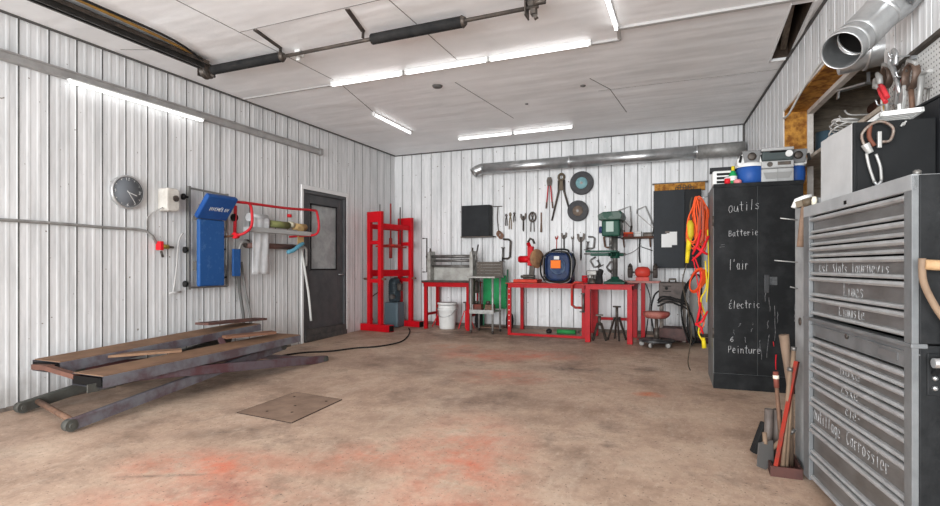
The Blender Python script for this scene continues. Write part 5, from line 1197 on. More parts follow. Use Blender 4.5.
shop_vac('small shop vacuum with a blue drum and pale head, left on the black locker', 0.475, 5.40, 0.95)
shop_vac('second blue-drum vacuum at the right end of the black locker, partly hidden', 0.84, 5.48, 0.6)
t = thing('radio', 'silver portable stereo with a dark round dial on top of the black locker', 'radio', (0.675, 5.38, LT), 0.04)
sv = mat('silver_plastic', (176, 176, 175), 0.4, 0.1, (150, 150, 149), 8)
m = MB(); m.bx(-0.125, 0.125, -0.08, 0.10, 0.0, 0.12); m.build('lower_case', sv, t, bevel=0.01)
m = MB(); m.prism([(-0.09, 0.03), (0.09, 0.03), (0.11, 0.085), (-0.11, 0.085)], -0.086, -0.08); m.bx(-0.002, 0.002, -0.09, -0.086, 0.0, 0.12); m.build('grip_recess', mat('shaded_silver', (140, 140, 138), 0.5), t)
m = MB(); m.bx(-0.125, 0.125, -0.085, 0.10, 0.122, 0.185); m.build('middle_case', sv, t, bevel=0.008)
m = MB(); m.cyl((-0.06, -0.092, 0.155), (-0.06, -0.085, 0.155), 0.022); m.bx(0.0, 0.10, -0.09, -0.085, 0.145, 0.175); m.build('control_panel', darksteel, t)
m = MB(); m.bx(-0.12, 0.12, -0.085, 0.09, 0.187, 0.27); m.build('upper_case', mat('charcoal_plastic', (68, 76, 76), 0.4), t, bevel=0.014)
m = MB(); m.bx(-0.125, 0.125, -0.088, 0.09, 0.272, 0.30); m.build('top_lid', sv, t, bevel=0.008)
m = MB(); m.cyl((0.085, -0.10, 0.24), (0.085, -0.086, 0.24), 0.028, n=20); m.build('clock_dial', white, t)
m = MB(); m.bx(-0.06, 0.07, -0.092, -0.087, 0.255, 0.268); m.build('display', dark_in, t)
t = thing('tool_case', 'small white and black striped case at the left end of the locker top', 'case', (0.235, 5.42, LT), 0.05)
m = MB(); m.bx(-0.075, 0.10, -0.08, 0.08, 0.0, 0.135); m.build('shell', white, t, bevel=0.02, seg=3)
for z in (0.03, 0.065, 0.10):
    m = MB(); m.bx(-0.04, 0.10, -0.088, -0.078, z - 0.01, z + 0.012); m.build('black_band', rubber, t, bevel=0.003)
m = MB(); m.bx(-0.11, 0.11, -0.05, 0.05, 0, 0.045)
o = tag(m.build('black_box', black, bevel=0.004), 'flat black box balanced on the striped case on the locker', 'box'); o.location = (0.255, 5.48, LT + 0.136)
t = thing('spray_bottle', 'green and white bottle with a yellow cap beside the first vacuum', 'bottle', (0.33, 5.30, LT))
m = MB(); m.lathe([(0, 0), (0.03, 0), (0.033, 0.02), (0.033, 0.08), (0.02, 0.11), (0.012, 0.12)], n=18); m.build('body', brightgreen, t)
m = MB(); m.lathe([(0.034, 0.03), (0.0345, 0.04), (0.0345, 0.06), (0.034, 0.07)], n=18); m.build('label_band', white, t)
m = MB(); m.cyl((0, 0, 0.12), (0, 0, 0.16), 0.014); m.build('cap', yellow, t)
t = thing('paint_can', 'small red and white tub in front of the green bottle on the locker', 'tub', (0.285, 5.285, LT))
m = MB(); m.lathe([(0, 0), (0.024, 0), (0.026, 0.05), (0, 0.05)], n=16); m.build('tub', redpl, t)
m = MB(); m.lathe([(0, 0.05), (0.027, 0.05), (0.027, 0.058), (0, 0.06)], n=16); m.build('lid', white, t)
m = MB(); m.lathe([(0, 0), (0.03, 0.0), (0.034, 0.02), (0.02, 0.035), (0, 0.035)]); o = tag(m.build('pink_rag', mat('pink_cloth', (216, 130, 136), 0.9)), 'crumpled pink rag at the foot of the blue drum on the locker', 'rag'); o.location = (0.365, 5.265, LT)

# cords on the left side of the locker
def loops(o, n, cx, cy, zt, zb, wx, mt, r=0.007, name='loop', ry=0.05, seed=1):
    q = random.Random(seed)
    for k in range(n):
        a = q.uniform(-0.4, 0.4) * wx; zt_, zb_ = zt + q.uniform(-0.03, 0.02), zb + q.uniform(-0.06, 0.06); y_ = cy + q.uniform(-ry, ry); w_ = wx * q.uniform(0.5, 1.0) / 2
        pts = [(cx + a * 0.3, y_, zt_), (cx + w_ + a, y_ + 0.02, zt_ - 0.12), (cx + w_ + a * 0.8, y_ - 0.02, (zt_ + zb_) / 2), (cx + w_ * 0.8 + a, y_, zb_ + 0.06), (cx + a, y_, zb_), (cx - w_ * 0.8 + a, y_, zb_ + 0.06), (cx - w_ + a * 0.6, y_ + 0.02, (zt_ + zb_) / 2), (cx - w_ * 0.7, y_, zt_ - 0.1)]
        m = MB(); m.tube(spline(pts, 4, True), r, 6, closed=True); m.build(name, mt, o)


for z, lab in ((1.86, 'top'), (1.20, 'middle')):
    pass
t = thing('extension_cord', 'long bundle of orange cord hanging highest on the locker side', 'cord', (0.045, 5.72, 0))
loops(t, 14, -0.005, 0.0, 1.82, 1.33, 0.13, orange, 0.0065, 'orange_loop', 0.06, 3)
m = MB(); m.tube([(0.0, 0, 1.82), (0.1, 0, 1.83)], 0.006, 6); m.build('hook', galv, t)
t = thing('extension_cord', 'dark rusty-orange cord mixed in beside the highest orange bundle', 'cord', (0.08, 5.60, 0))
loops(t, 3, 0.0, 0.0, 1.78, 1.42, 0.06, mat('brick_red_cord', (176, 84, 62), 0.6), 0.006, 'brick_loop', 0.02, 8)
t = thing('work_light', 'yellow-handled caged work light hanging on the locker side', 'work light', (-0.045, 5.70, 0))
m = MB(); m.cyl((0, 0, 1.30), (0.012, 0, 1.42), 0.022, 0.026); m.cyl((-0.01, 0, 1.18), (0, 0, 1.30), 0.018, 0.022); m.build('yellow_handle', yellow, t)
m = MB(); m.tube([(0.012, 0, 1.42), (0.02, 0, 1.46), (0.02, 0, 1.56), (0.015, 0, 1.60)], [0.028, 0.036, 0.036, 0.02], 12); m.build('lamp_hood', mat('darker_yellow', (186, 168, 44), 0.5), t)
m = MB(); m.tube(spline([(0.03, 0, 1.60), (0.02, 0, 1.75), (0.04, 0.01, 1.83)], 4), 0.010, 6); m.tube(spline([(-0.01, 0, 1.18), (-0.05, 0, 1.0), (-0.02, 0, 0.8), (0.03, 0, 0.5), (0.0, 0.05, 0.2), (0.02, 0.1, 0.10)], 5), 0.006, 6); m.build('lead', mat('dark_brown_lead', (70, 62, 52), 0.6), t)
t = thing('jumper_cables', 'red jumper cable clamps spread open below the highest orange bundle', 'jumper cables', (0.07, 5.60, 0))
for (a, b_, c_) in (((0.07, 1.44), (0.0, 1.28), (-0.08, 1.20)), ((0.0, 1.50), (-0.03, 1.36), (-0.075, 1.26)), ((0.06, 1.26), (0.0, 1.30), (-0.05, 1.34))):
    m = MB(); m.tube([(a[0], 0, a[1]), (b_[0], 0, b_[1]), (c_[0], 0, c_[1])], [0.010, 0.015, 0.008], 8); m.build('red_clamp', redpl, t)
m = MB(); m.tube(spline([(-0.05, 0, 1.22), (0.0, 0.02, 1.05), (-0.03, 0.02, 0.9), (0.02, 0, 0.7)], 5), 0.007, 6); m.tube(spline([(-0.07, 0, 1.24), (-0.03, 0.03, 1.0), (0.0, 0.02, 0.8)], 5), 0.006, 6); m.build('red_lead', redpl, t)
t = thing('extension_cord', 'tight orange coil hanging halfway up the locker side', 'cord', (0.025, 5.62, 1.01))
for k in range(11):
    a = k * 0.009
    m = MB(); m.tube([((0.055 + a * 0.3) * math.cos(q * PI / 9) + a * 0.25, -0.04 + a + 0.01 * math.sin(q), (0.11 - abs(k - 5) * 0.004) * math.sin(q * PI / 9) + 0.05 * math.cos(q * PI / 9)) for q in range(18)], 0.0065, 6, closed=True); m.build('coil_turn', orange if k % 3 else mat('deep_orange', (216, 70, 34), 0.5), t)
t = thing('extension_cord', 'yellow and red cord trailing down the lower locker side', 'cord', (0.07, 5.62, 0))
m = MB(); m.tube(spline([(0.04, 0, 1.2), (0.05, 0.02, 0.95), (0.0, 0.0, 0.82), (0.04, 0, 0.66), (0.0, 0.0, 0.6), (-0.02, 0, 0.5), (0.02, -0.02, 0.42)], 6), 0.008, 6); m.tube(spline([(0.06, 0, 1.5), (0.07, 0.02, 1.1), (0.05, 0, 0.8)], 5), 0.006, 6); m.build('yellow_cable', yellow, t)
m = MB(); m.tube(spline([(0.02, -0.02, 1.1), (-0.02, -0.02, 0.8), (0.03, -0.02, 0.62), (-0.01, -0.03, 0.5)], 5), 0.006, 6); m.build('orange_cable', orange, t)
m = MB(); m.cyl((0.03, -0.03, 0.36), (0.022, -0.025, 0.46), 0.022, 0.016); m.build('yellow_plug', yellow, t)
t = thing('jumper_cables', 'lower red cable clamp hanging near the foot of the locker side', 'jumper cables', (0.07, 5.56, 0))
for (a, b_, c_) in (((0.06, 0.72), (0.01, 0.62), (-0.05, 0.58)), ((0.0, 0.80), (-0.02, 0.68), (-0.04, 0.60)), ((-0.05, 0.6), (0.0, 0.56), (0.02, 0.50))):
    m = MB(); m.tube([(a[0], 0, a[1]), (b_[0], 0, b_[1]), (c_[0], 0, c_[1])], [0.008, 0.013, 0.007], 8); m.build('red_clamp', redpl, t)
t = thing('rubber_hose', 'black hose looped beside the welder stand behind the hanging cords', 'hose', (-0.02, 7.55, 0.03))
for k in range(3):
    m = MB(); m.tube(spline([(0.05, 0.05 * k, 1.0), (-0.06 - 0.02 * k, 0.05 * k, 0.8), (-0.12, 0.05 * k, 0.45), (0.0, 0.05 * k, 0.085), (0.10, 0.05 * k, 0.4), (0.12, 0.05 * k, 0.9)], 5, True), 0.010, 6, closed=True); m.build('hose_loop', rubber, t)

# grey narrow cabinet behind the tool chest
t = thing('steel_cabinet', 'narrow light grey steel cabinet standing behind the tool chest', 'cabinet', (0.575, 3.36, fz(3.4)), math.radians(7.7))
gc = mat('pale_grey_enamel', (158, 160, 160), 0.45, 0, (128, 130, 130), 7)
m = MB(); m.bx(0, 0.36, 0, 0.20, 0.0, 1.50); m.build('body', gc, t, bevel=0.006)
m = MB(); m.bx(-0.008, 0.0, 0.01, 0.19, 0.04, 1.48); m.build('side_panel', gc, t, bevel=0.003)
m = MB(); m.lathe([(0, 0), (0.022, 0), (0.022, 0.004), (0, 0.004)], (-0.008, 0.10, 0.82), (-1, 0, 0), 18); m.build('round_knockout', darksteel, t)
for z, L_ in ((1.39, 0.10), (1.15, 0.13), (1.0, 0.05)):
    m = MB(); m.tube([(-0.0, 0.15, z), (-L_, 0.13, z + 0.012)], 0.0035, 6); m.build('peg_hook', galv_dull, t)
t = thing('hammer', 'wooden-handled hammer hanging between the locker and the tool chest', 'hammer', (0.545, 3.42, 0))
m = MB(); m.tube([(0.012, -0.04, 1.48), (0.006, -0.04, 1.38), (-0.004, -0.04, 1.255)], [0.013, 0.016, 0.018], 10); m.build('handle', mat('weathered_handle', (150, 124, 104), 0.65, 0, (108, 88, 76), 6), t)
m = MB(); m.cyl((0.01, -0.045, 1.49), (0.05, -0.06, 1.50), 0.024, n=14); m.bar((0.02, -0.045, 1.495), (-0.02, -0.03, 1.485), 0.035, 0.035); m.build('head', mat('rust_olive_iron', (98, 86, 70)), t)
m = MB(); m.tube([(-0.035, -0.03, 1.47), (-0.02, -0.03, 1.51), (0.02, -0.03, 1.525), (0.05, -0.03, 1.53)], 0.013, 8); m.build('white_wrap', white, t)

# ---------------------------------------------------------------- the grey tool chest
t = thing('tool_chest', 'big grey two-part tool chest with chalk words on its drawers', 'tool chest', (0.55, 3.25, 0), math.atan2(-0.991, 0.134))
fr = mat('brushed_frame_grey', (116, 118, 119), 0.45, 0.2, (92, 94, 95), 7)
dw = mat('brushed_drawer_steel', (108, 107, 106), 0.42, 0.2, (78, 75, 72), 3.5, stretch=(1, 1, 3), detail=8)
sil = mat('bright_drawer_pull', (172, 173, 173), 0.35, 0.3, (146, 146, 146), 9)
sideb = mat('pebbled_black', (24, 25, 26), 0.55, 0, (36, 37, 38), 16, 0.2, 40)
W, DP = 1.047, 0.41


def carcass(z0_, z1_, name):
    m = MB(); m.bx(0.03, W - 0.03, 0.03, DP, z0_ + 0.01, z1_ - 0.03); m.build(name, dark_in, t)
    for a, b_ in ((0, 0.08), (W - 0.05, W)):
        m = MB(); m.bx(a, b_, -0.016, 0.004, z0_, z1_ - 0.001); m.build('corner_post', fr, t, bevel=0.001)
    m = MB(); m.bx(W - 0.03, W, 0.005, DP, z0_, z1_); m.build('side_panel', sideb, t, bevel=0.004)
    m = MB(); m.bx(0.0, 0.03, 0.005, DP, z0_, z1_); m.build('side_panel', fr, t, bevel=0.004)


carcass(0.89, 1.455, 'upper_box'); carcass(0.06, 0.885, 'lower_box')
m = MB(); m.bx(0, W - 0.01, 0, DP, 1.44, 1.458); m.bx(0, W, -0.017, 0.004, 1.402, 1.458); m.build('lid', mat('pale_lid', (168, 170, 171), 0.4, 0.2, (148, 150, 151), 6), t, bevel=0.004)
m = MB(); m.bx(0.515, 0.535, -0.021, -0.016, 1.415, 1.43); m.build('lock', dark_in, t)


def drawer(z0_, z1_, words=(), pull=True):
    x0_, x1_ = 0.085, W - 0.052
    m = MB(); m.bx(x0_, x1_, 0.004, 0.03, z0_ + 0.004, z1_ - 0.004); o = m.build('drawer', dw, t)
    m = MB(); m.prism([(0, -0.004), (-0.016, -0.002), (-0.021, 0.006), (-0.018, 0.016), (-0.012, 0.018), (0, 0.018)], x0_, x1_, Matrix(((0, 1, 0, 0), (1, 0, 0, 0.004), (0, 0, 1, z1_ - 0.022), (0, 0, 0, 1)))); m.build('pull', sil, o)
    m = MB(); m.prism([(0, 0), (-0.012, 0.0), (-0.016, 0.006), (-0.011, 0.015), (0, 0.017)], x0_, x1_, Matrix(((0, 1, 0, 0), (1, 0, 0, 0.004), (0, 0, 1, z0_ + 0.002), (0, 0, 0, 1)))); m.build('lower_lip', sil, o)
    for txt, x, z, h, w_ in words:
        k = MB(); writing(k, txt, x, z, h, w_, 0.0034, 0.0015, 0.0); k.build('chalk_writing', mat('dim_chalk', (172, 172, 172), 0.9, 0, (118, 118, 118), 60, thr=(0.4, 0.6)), o)


drawer(1.312, 1.398); drawer(1.250, 1.310); drawer(1.192, 1.248)
drawer(1.102, 1.190, [('Est', 0.16, 1.12, 0.04, 0.12), ('Slots', 0.33, 1.12, 0.042, 0.16), ('Tournevis', 0.53, 1.12, 0.046, 0.33)])
drawer(0.997, 1.100, [('Limes', 0.45, 1.02, 0.052, 0.20)])
drawer(0.905, 0.995, [('Limuste', 0.40, 0.928, 0.048, 0.26)])
m = MB(); m.bx(0.05, W - 0.05, 0.0, 0.03, 0.795, 0.885); m.bx(-0.004, W + 0.001, -0.018, 0.03, 0.874, 0.890); m.bx(0.0, W, -0.006, 0.02, 0.85, 0.856); m.build('top_rail', fr, t, bevel=0.003)
m = MB(); m.cyl((0.50, -0.008, 0.845), (0.50, 0.0, 0.845), 0.011); m.build('lock', darksteel, t)
m = MB(); m.bx(0.78, 0.92, -0.003, 0.0, 0.815, 0.84); m.build('maker_plate', mat('plate_grey', (110, 110, 110), 0.4, 0.3), t)
drawer(0.725, 0.79); drawer(0.645, 0.722, [('Boxe', 0.42, 0.668, 0.045, 0.20)]); drawer(0.565, 0.642, [('Zsxe', 0.42, 0.585, 0.045, 0.18)])
drawer(0.47, 0.562, [('cle-', 0.47, 0.497, 0.045, 0.15)])
drawer(0.335, 0.467, [('Outillage', 0.09, 0.375, 0.058, 0.33), ('Carrossier', 0.48, 0.375, 0.060, 0.38)])
drawer(0.20, 0.332); drawer(0.07, 0.195)
for x in (0.10, W - 0.1):
    for y in (0.06, DP - 0.06):
        wy = 3.25 - 0.991 * x
        m = MB(); zc = fz(wy) + 0.032; m.lathe([(0, -0.014), (0.024, -0.014), (0.03, -0.01), (0.03, 0.01), (0.024, 0.014), (0, 0.014)], (x, y, zc), (0, 1, 0), 16); m.bx(x - 0.015, x + 0.015, y - 0.02, y + 0.02, zc, 0.065); m.build('caster', rubber, t)
# push handle on the near side of the lower box
m = MB(); m.cyl((W + 0.045, 0.022, 0.835), (W + 0.045, DP - 0.03, 0.835), 0.016, n=14); m.build('push_bar', galv, t)
m = MB(); m.bar((W, 0.045, 0.79), (W + 0.045, 0.045, 0.83), 0.02, 0.012); m.bx(W + 0.0005, W + 0.006, 0.025, 0.075, 0.72, 0.86); m.build('bar_bracket', sideb, t, bevel=0.003)
for z in (0.779, 0.746):
    m = MB(); m.lathe([(0, 0), (0.009, 0), (0.007, 0.006), (0, 0.008)], (W + 0.006, 0.046, z), (1, 0, 0), 12); m.build('bolt', galv, t)
CH = t.matrix_basis if False else None
chest_loc = Vector((0.55, 3.25, 0)); ex = Vector((0.134, -0.991, 0)); ey = Vector((0.991, 0.134, 0)); CR = math.atan2(-0.991, 0.134)


def ch(x, y, z):
    return chest_loc + ex * x + ey * y + Vector((0, 0, z))


t = thing('tool_box', 'black box with a pale side on top of the tool chest', 'tool box', ch(0.13, 0.02, 1.459), CR)
m = MB(); m.bx(0, 0.36, 0.0, 0.30, 0, 0.31); m.build('body', mat('pale_box_side', (186, 187, 187), 0.45, 0, (172, 173, 173), 6), t, bevel=0.004)
m = MB(); m.bx(0.36, 0.372, 0.0, 0.30, 0.0, 0.31); m.bx(0.366, 0.376, 0.0, 0.014, 0.0, 0.31); m.build('door', mat('satin_black', (20, 21, 22), 0.6, 0, (28, 29, 30), 5), t, bevel=0.003)
m = MB(); m.cyl((0.372, 0.18, 0.285), (0.385, 0.18, 0.29), 0.007, n=8); m.bar((0.38, 0.17, 0.28), (0.382, 0.19, 0.30), 0.006, 0.006); m.build('wing_latch', galv_dull, t)
t = thing('tool_box', 'taller plain black case at the wall side of the tool chest top', 'tool box', ch(0.12, 0.325, 1.459), CR)
m = MB(); m.bx(0, 0.40, 0.0, 0.09, 0, 0.39); m.build('body', black, t, bevel=0.006)
m = MB(); m.bx(0.0, 0.40, 0.0, 0.09, 0.392, 0.405); m.build('lid', black, t, bevel=0.004)
t = thing('chain_pliers', 'locking chain pliers with a looped chain hanging on the black box', 'pliers', ch(0.51, 0.055, 1.459), CR)
m = MB(); m.tube(spline([(0.015, 0.00, 0.20), (0.015, -0.012, 0.25), (0.02, 0.02, 0.29), (0.02, 0.06, 0.30), (0.02, 0.10, 0.27), (0.02, 0.09, 0.22), (0.02, 0.06, 0.215)], 4), 0.006, 6); m.build('chain', mat('rusty_chain', (104, 80, 68), 0.5, 0.3, (136, 130, 122), 60), t)
m = MB(); m.tube(spline([(0.015, 0.02, 0.29), (0.015, 0.015, 0.24), (0.015, 0.035, 0.20)], 4), 0.009, 6); m.build('hose_wrap', mat('copper_rust', (100, 60, 46), 0.6), t)
m = MB(); m.tube([(0.015, 0.0, 0.21), (0.015, 0.02, 0.17)], [0.018, 0.014], 8); m.bx(0.008, 0.022, 0.045, 0.06, 0.19, 0.26); m.build('jaw', galv_dull, t, bevel=0.003)
for a, b_ in (((0.005, 0.17), (0.035, 0.045)), ((0.04, 0.165), (0.06, 0.05))):
    m = MB(); m.tube(spline([(0.015, a[0], a[1]), (0.015, (a[0] + b_[0]) / 2 + (0.006 if a[0] > 0.02 else -0.004), 0.11), (0.015, b_[0], b_[1])], 4), 0.006, 8); m.build('handle', galv_dull, t)
m = MB(); m.tube(spline([(0.015, 0.035, 0.047), (0.015, 0.045, 0.035), (0.015, 0.06, 0.05)], 4), 0.006, 8); m.build('end_screw', galv, t)
t = thing('louvre_panel', 'white slotted plastic panel lying tilted on top of the black box', 'panel', ch(0.22, 0.05, 1.772), CR)
m = MB(); M_ = Matrix.Translation((0.02, 0.08, 0.0)) @ Matrix.Rotation(math.radians(-5), 4, 'Y') @ Matrix.Rotation(math.radians(4), 4, 'X') @ Matrix.Rotation(math.radians(0), 4, 'X')
m.bx(0, 0.24, 0.0, 0.012, 0, 0.02, M_); m.bx(0, 0.24, 0.15, 0.162, 0, 0.02, M_); m.bx(0, 0.012, 0, 0.162, 0, 0.02, M_); m.bx(0.228, 0.24, 0, 0.162, 0, 0.02, M_); m.build('rim', white, t)
m = MB()
for k in range(9): m.bx(0.02 + k * 0.024, 0.032 + k * 0.024, 0.01, 0.152, 0.004, 0.016, M_)
m.build('slats', white, t)
for nm, lab, p, c_ in (('wing_nut', 'small steel wing nut at the far front corner of the tool chest top', (0.03, 0.03, 1.459), galv), ('cream_tube', 'small cream plastic tube standing on the far end of the chest top', (0.06, 0.015, 1.459), mat('cream', (216, 210, 190), 0.5))):
    m = MB(); m.lathe([(0, 0), (0.012, 0), (0.013, 0.03), (0.009, 0.045), (0, 0.048)]); o = tag(m.build(nm, c_), lab, 'hardware' if 'nut' in nm else 'tube'); o.location = ch(*p)
m = MB(); m.lathe([(0, 0), (0.012, 0), (0.012, 0.018), (0.006, 0.022), (0, 0.022)]); o = tag(m.build('valve_cap', steel), 'small grey cap near the near front corner of the chest top', 'cap'); o.location = ch(0.98, 0.03, 1.459)
# D-handled shovel leaning against the near side of the chest
t = thing('shovel', 'worn wooden D-grip of a shovel leaning on the near side of the chest', 'shovel', ch(W + 0.045, -0.016, 0), CR)
m = MB(); m.cyl((0, 0.012, 1.155), (0, 0.16, 1.145), 0.017, n=12); m.build('grip', wood, t)
gw = mat('grey_brown_wood', (134, 112, 92), 0.65, 0, (100, 84, 72), 5)
for s_ in (0, 1):
    m = MB(); y0_ = 0.008 if s_ == 0 else 0.162
    m.tube(spline([(0, y0_, 1.175), (0, y0_ + (0.003 if s_ == 0 else -0.003), 1.10), (0, y0_ + (0.035 if s_ == 0 else -0.035), 1.02), (0, 0.085, 0.95)], 5), 0.011, 8); m.build('yoke_arm', gw, t)
m = MB(); m.tube([(0, 0.085, 0.97), (0.06, 0.12, 0.5), (0.08, 0.15, 0.25)], [0.017, 0.019, 0.02], 10); m.build('shaft', gw, t)
m = MB(); m.prism([(-0.09, 0.26), (0.09, 0.26), (0.10, 0.06), (0.0, 0.012), (-0.10, 0.06)], -0.004, 0.004, Matrix.Translation((0.085, 0.16, 0)) @ Matrix.Rotation(PI / 2, 4, 'Z')); m.build('blade', steel, t)

# ---------------------------------------------------------------- long things leaning in the gap beyond the chest
t = thing('floor_tray', 'dark maroon tray on the floor at the far end of the tool chest', 'tray', (0.385, 3.27, fz(3.3)))
mt_ = mat('dark_maroon_wood', (84, 54, 48), 0.65, 0, (60, 42, 40), 6)
m = MB(); m.bx(0, 0.15, 0, 0.30, 0.0, 0.012); m.build('bottom', mt_, t)
for a in ((0, 0.012, 0, 0.30), (0.138, 0.15, 0, 0.30), (0.012, 0.138, 0, 0.012), (0.012, 0.138, 0.288, 0.30)):
    m = MB(); m.bx(a[0], a[1], a[2], a[3], 0.012, 0.055); m.build('side', mt_, t)
FZ = fz(3.3)
for x, y, lab, c_ in ((0.40, 3.50, 'left of the two short grey-brown pipes leaning by the chest', (106, 96, 90)), (0.445, 3.51, 'right of the two short grey-brown pipes leaning by the chest', (98, 88, 82))):
    t = thing('steel_pipe', lab, 'pipe', (x, y, fz(y)), 0, 'short pipes by the tool chest', (0.03, 0.01, 0))
    m = MB(); m.cyl((0, 0, 0), (0, 0, 0.305), 0.021, n=16, cap=False); m.build('pipe_wall', mat('pipe_%d' % c_[0], c_, 0.6, 0.2, (78, 70, 66), 9), t, solid=0.004)
t = thing('baseball_bat', 'pale brown tapered wooden stake leaning highest in the gap by the chest', 'stake', (0.50, 3.40, FZ + 0.012)); t.name = 'wooden_stake'
m = MB(); m.tube([(0.01, 0.05, 0.0), (0.0, 0.04, 0.45), (-0.03, 0.03, 0.735)], [0.012, 0.016, 0.026], 12); m.build('handle', mat('pale_brown_handle', (126, 106, 90), 0.6, 0, (100, 84, 72), 6, stretch=(3, 3, 1)), t)
t = thing('crowbar', 'orange-red painted flat bar leaning diagonally in the gap by the chest', 'bar', (0.41, 3.29, FZ + 0.015)); t.name = 'flat_bar'
m = MB(); m.bar((0.0, 0.0, 0.0), (0.11, 0.06, 0.60), 0.036, 0.02, (0.9, -0.4, 0)); m.build('bar', mat('chipped_orange_red', (132, 38, 25), 0.7, 0, (82, 52, 44), 5, thr=(0.46, 0.56)), t)
t = thing('broom_stick', 'thin dark stick with a red and cream banded top leaning by the chest', 'stick', (0.47, 3.47, FZ + 0.0)); t.name = 'dark_stick'
m = MB(); m.cyl((0, 0, 0), (-0.03, 0, 0.44), 0.011); m.build('stick', rusty, t)
m = MB(); m.cyl((-0.03, 0, 0.44), (-0.036, 0, 0.53), 0.014); m.build('red_band', mat('brick_band', (118, 66, 56), 0.6), t)
m = MB(); m.cyl((-0.0335, 0, 0.49), (-0.0345, 0, 0.51), 0.016); m.build('cream_band', mat('cream', (216, 210, 190)), t)
for x, y, h_, lab in ((0.505, 3.33, 0.66, 'dark grey-brown pole leaning nearest the chest corner'), (0.485, 3.31, 0.55, 'slender brown pole just left of the orange-red bar')):
    t = thing('wooden_pole', lab, 'pole', (x, y, FZ + 0.012)); m = MB(); m.tube([(-0.04, 0.0, 0.0), (0.0, 0.02, h_)], 0.012, 8); m.build('shaft', gw, t)
    m = MB(); m.cyl((0.0, 0.02, h_), (0.002, 0.021, h_ + 0.02), 0.014); m.build('ferrule', steel, t)
t = thing('spade', 'grey triangular spade blade standing beside the maroon tray', 'spade', (0.37, 3.36, fz(3.36)), 0.5)
m = MB(); m.prism([(-0.05, 0.02), (0.0, 0.0), (0.05, 0.03), (0.045, 0.16), (-0.04, 0.15)], -0.003, 0.003); m.build('blade', mat('grey_spade_steel', (88, 86, 84), 0.5, 0.2), t)
m = MB(); m.cyl((0, 0.0, 0.14), (0.01, 0.02, 0.20), 0.012); m.build('socket', gw, t)
m = MB(); m.bar((0.0, 0.0, 0.02), (0.06, 0.02, 0.20), 0.05, 0.03)
o = tag(m.build('rubber_wedge', rubber, bevel=0.006), 'black rubber wedge leaning left of the short pipes', 'wedge'); o.location = (0.33, 3.56, fz(3.56)); 
t = thing('hand_tool', 'short wooden handled tool lying across the tray by the chest', 'hand tool', (0.44, 3.40, FZ + 0.06))
m = MB(); m.tube([(-0.06, 0, 0.02), (0.05, 0.0, 0.14)], [0.012, 0.016], 8); m.build('handle', gw, t)
m = MB(); m.tube([(0.05, 0, 0.14), (0.08, 0, 0.17)], 0.01, 8); m.build('ferrule', steel, t)

# ---------------------------------------------------------------- tools on the pegboard
def pg(y, z, off=0.05):
    return Vector((rwall(y) - off, y, z))


PGR = math.atan2(-0.9977, 0.0684)


def hung(name, label, cat, y, z, off=0.05, rx=0):
    return thing(name, label, cat, pg(y, z, off), 0, None, (0, rx, PGR))


for y, z, r, lab in ((3.50, 2.16, 0.055, 'brown strap wrench ring hanging at the left edge of the pegboard'), (3.21, 2.07, 0.06, 'wide brown strap wrench ring hanging at the right of the pegboard')):
    t = hung('strap_wrench', lab, 'strap wrench', y, z, 0.06)
    m = MB(); m.tube([(r * math.cos(a * PI / 12), 0, r * math.sin(a * PI / 12)) for a in range(24)], 0.018, 8, closed=True, flat=0.35); m.build('band', mat('brown_band', (96, 76, 64), 0.5, 0.2, (62, 52, 46), 9), t)
    m = MB(); m.tube([(-r, 0, 0.03), (0, -0.01, r + 0.02), (r, 0, 0.04)], 0.010, 6); m.build('strap_end', galv_dull, t)
    m = MB(); m.tube([(0, 0, -r), (0.01, 0, -r - 0.05), (0.02, 0, -r - 0.15)], 0.012, 8); m.build('handle', rusty if y < 3.4 else galv_dull, t)
t = hung('locking_pliers', 'locking pliers with bright red handles on the pegboard', 'pliers', 3.43, 2.12, 0.12, -0.75)
m = MB(); m.tube([(0, 0, 0.04), (-0.02, 0, 0.0), (0, 0, -0.04)], [0.012, 0.02, 0.016], 8); m.tube([(0.03, 0, 0.04), (0.03, 0, 0.0), (0.01, 0, -0.04)], [0.010, 0.016, 0.014], 8); m.build('jaw', galv_dull, t)
for s_ in (-1, 1):
    m = MB(); m.tube([(s_ * 0.008, 0, -0.03), (s_ * 0.016, 0, -0.08), (s_ * 0.014, 0, -0.17)], [0.010, 0.012, 0.011], 8); m.build('red_handle', mat('tool_red', (182, 48, 54)), t)
t = hung('locking_pliers', 'shiny locking pliers with long bare jaws in the middle of the pegboard', 'pliers', 3.38, 2.20, 0.07, -0.3)
m = MB(); m.tube(spline([(0, 0, 0.06), (-0.03, 0, 0.02), (-0.01, 0, -0.03), (0.01, 0, -0.1)], 4), 0.014, 8); m.tube(spline([(0.02, 0, 0.06), (0.04, 0, 0.02), (0.02, 0, -0.03)], 4), 0.012, 8); m.build('jaw', galv, t)
m = MB(); m.tube([(0.01, 0, -0.08), (0.02, 0, -0.2)], 0.012, 8); m.build('handle', galv, t)
t = hung('locking_pliers', 'red-tipped short pliers hanging behind the shiny ones', 'pliers', 3.33, 2.12, 0.05, 0.9)
m = MB(); m.tube([(0, 0, 0.05), (0, 0, -0.02)], 0.018, 8); m.build('jaw', darksteel, t)
m = MB(); m.tube([(0, 0, -0.02), (0.0, 0, -0.09)], 0.013, 8); m.build('red_grip', redworn, t)
t = hung('tape_gauge', 'white oval holder with an amber centre low on the left of the pegboard', 'gauge', 3.60, 2.06, 0.03)
m = MB(); m.tube([(0.032 * math.cos(a * PI / 10), 0, 0.062 * math.sin(a * PI / 10)) for a in range(20)], 0.010, 8, closed=True); m.build('white_rim', white, t)
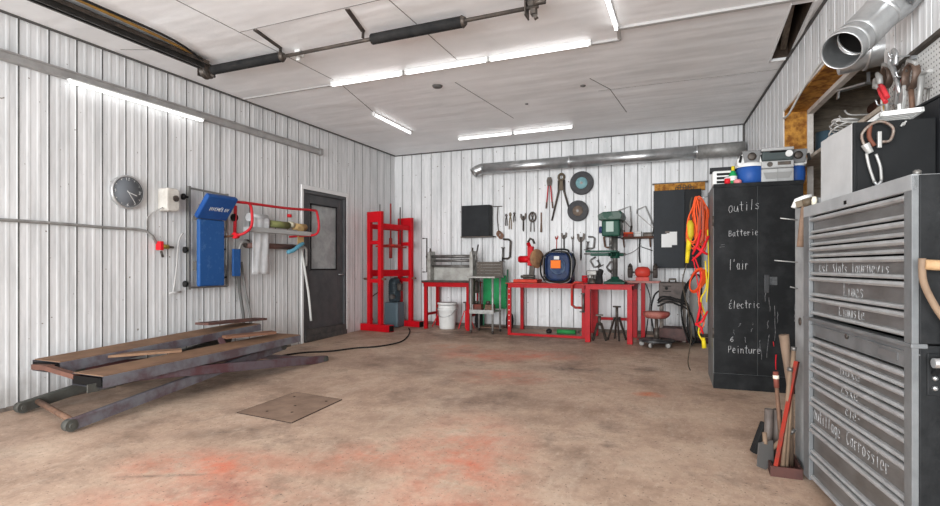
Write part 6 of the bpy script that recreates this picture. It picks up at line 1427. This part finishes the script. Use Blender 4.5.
m = MB(); m.prism([(0.03 * math.cos(a * PI / 10), 0.06 * math.sin(a * PI / 10)) for a in range(20)], -0.004, 0.004); m.build('amber_centre', mat('amber_plastic', (178, 142, 52), 0.4), t)
for y, z, k in ((3.40, 2.06, 'left of'), (3.16, 1.97, 'right of')):
    c_clamp('grey C-clamp low on the pegboard, %s its middle' % k, pg(y, z - 0.08, 0.05), 0.17, 0.08, galv_dull, (0, 0.2, PGR), 0.014)
t = hung('snips', 'white-handled snips low at the right of the pegboard', 'snips', 3.24, 1.99, 0.08, 0.3)
m = MB(); m.prism([(-0.03, -0.12), (-0.02, 0.0), (0.0, 0.05), (0.025, 0.0), (0.03, -0.12)], -0.008, 0.008); m.build('blades', galv_dull, t, bevel=0.003)
m = MB(); m.tube([(0, -0.01, -0.04), (0.03, -0.01, -0.12)], 0.01, 8); m.build('handle', white, t)
for y, z, L_, lab in ((3.36, 2.22, 0.09, 'highest of the bent wire hooks on the pegboard'), (3.30, 2.10, 0.08, 'middle one of the bent wire hooks on the pegboard'), (3.55, 2.03, 0.08, 'lowest of the bent wire hooks on the pegboard')):
    t = hung('peg_hook', lab, 'hook', y, z, 0.0, 0); 
    m = MB(); m.tube(spline([(0, 0.015, 0.0), (0, -0.05, 0.0), (0, -L_, 0.0), (0, -L_ - 0.01, 0.03)], 4), 0.004, 6); m.build('wire', galv, t)
    m = MB(); m.bx(-0.01, 0.01, -0.006, 0.018, -0.02, 0.02); m.build('plate', galv, t)
# black cable tools at the picture's right edge and a coil of white cable in the opening
t = thing('cable_coil', 'coil of white cable lying on the shelf at the far end of the wall opening', 'cable', (1.16, 5.0, 2.16))
for k in range(5):
    m = MB(); m.tube([(-0.06 + 0.11 * math.cos(a * PI / 9) + 0.01 * k, 0.12 * math.sin(a * PI / 9), 0.045 + 0.018 * k + 0.04 * math.cos(a * PI / 9 + k)) for a in range(18)], 0.007, 6, closed=True); m.build('cable_turn', white, t)
m = MB(); m.tube(spline([rw3(6.09, -0.005, 2.62), rw3(5.75, -0.03, 2.58), rw3(5.4, -0.02, 2.66), rw3(5.0, -0.01, 2.72), rw3(4.6, -0.01, 2.72), rw3(4.4, -0.01, 2.70)], 6), 0.010, 6)
tag(m.build('white_cable', white), 'white cable drooping along the edge of the wooden wall opening', 'cable')
m = MB(); rbox(m, 6.9, 3.6, 0.10, 0.449, 2.12, 2.15)
tag(m.build('storage_shelf', MATS['grey_shelf_board']), 'front strip of shelf board at the mouth of the wall opening', 'shelf')
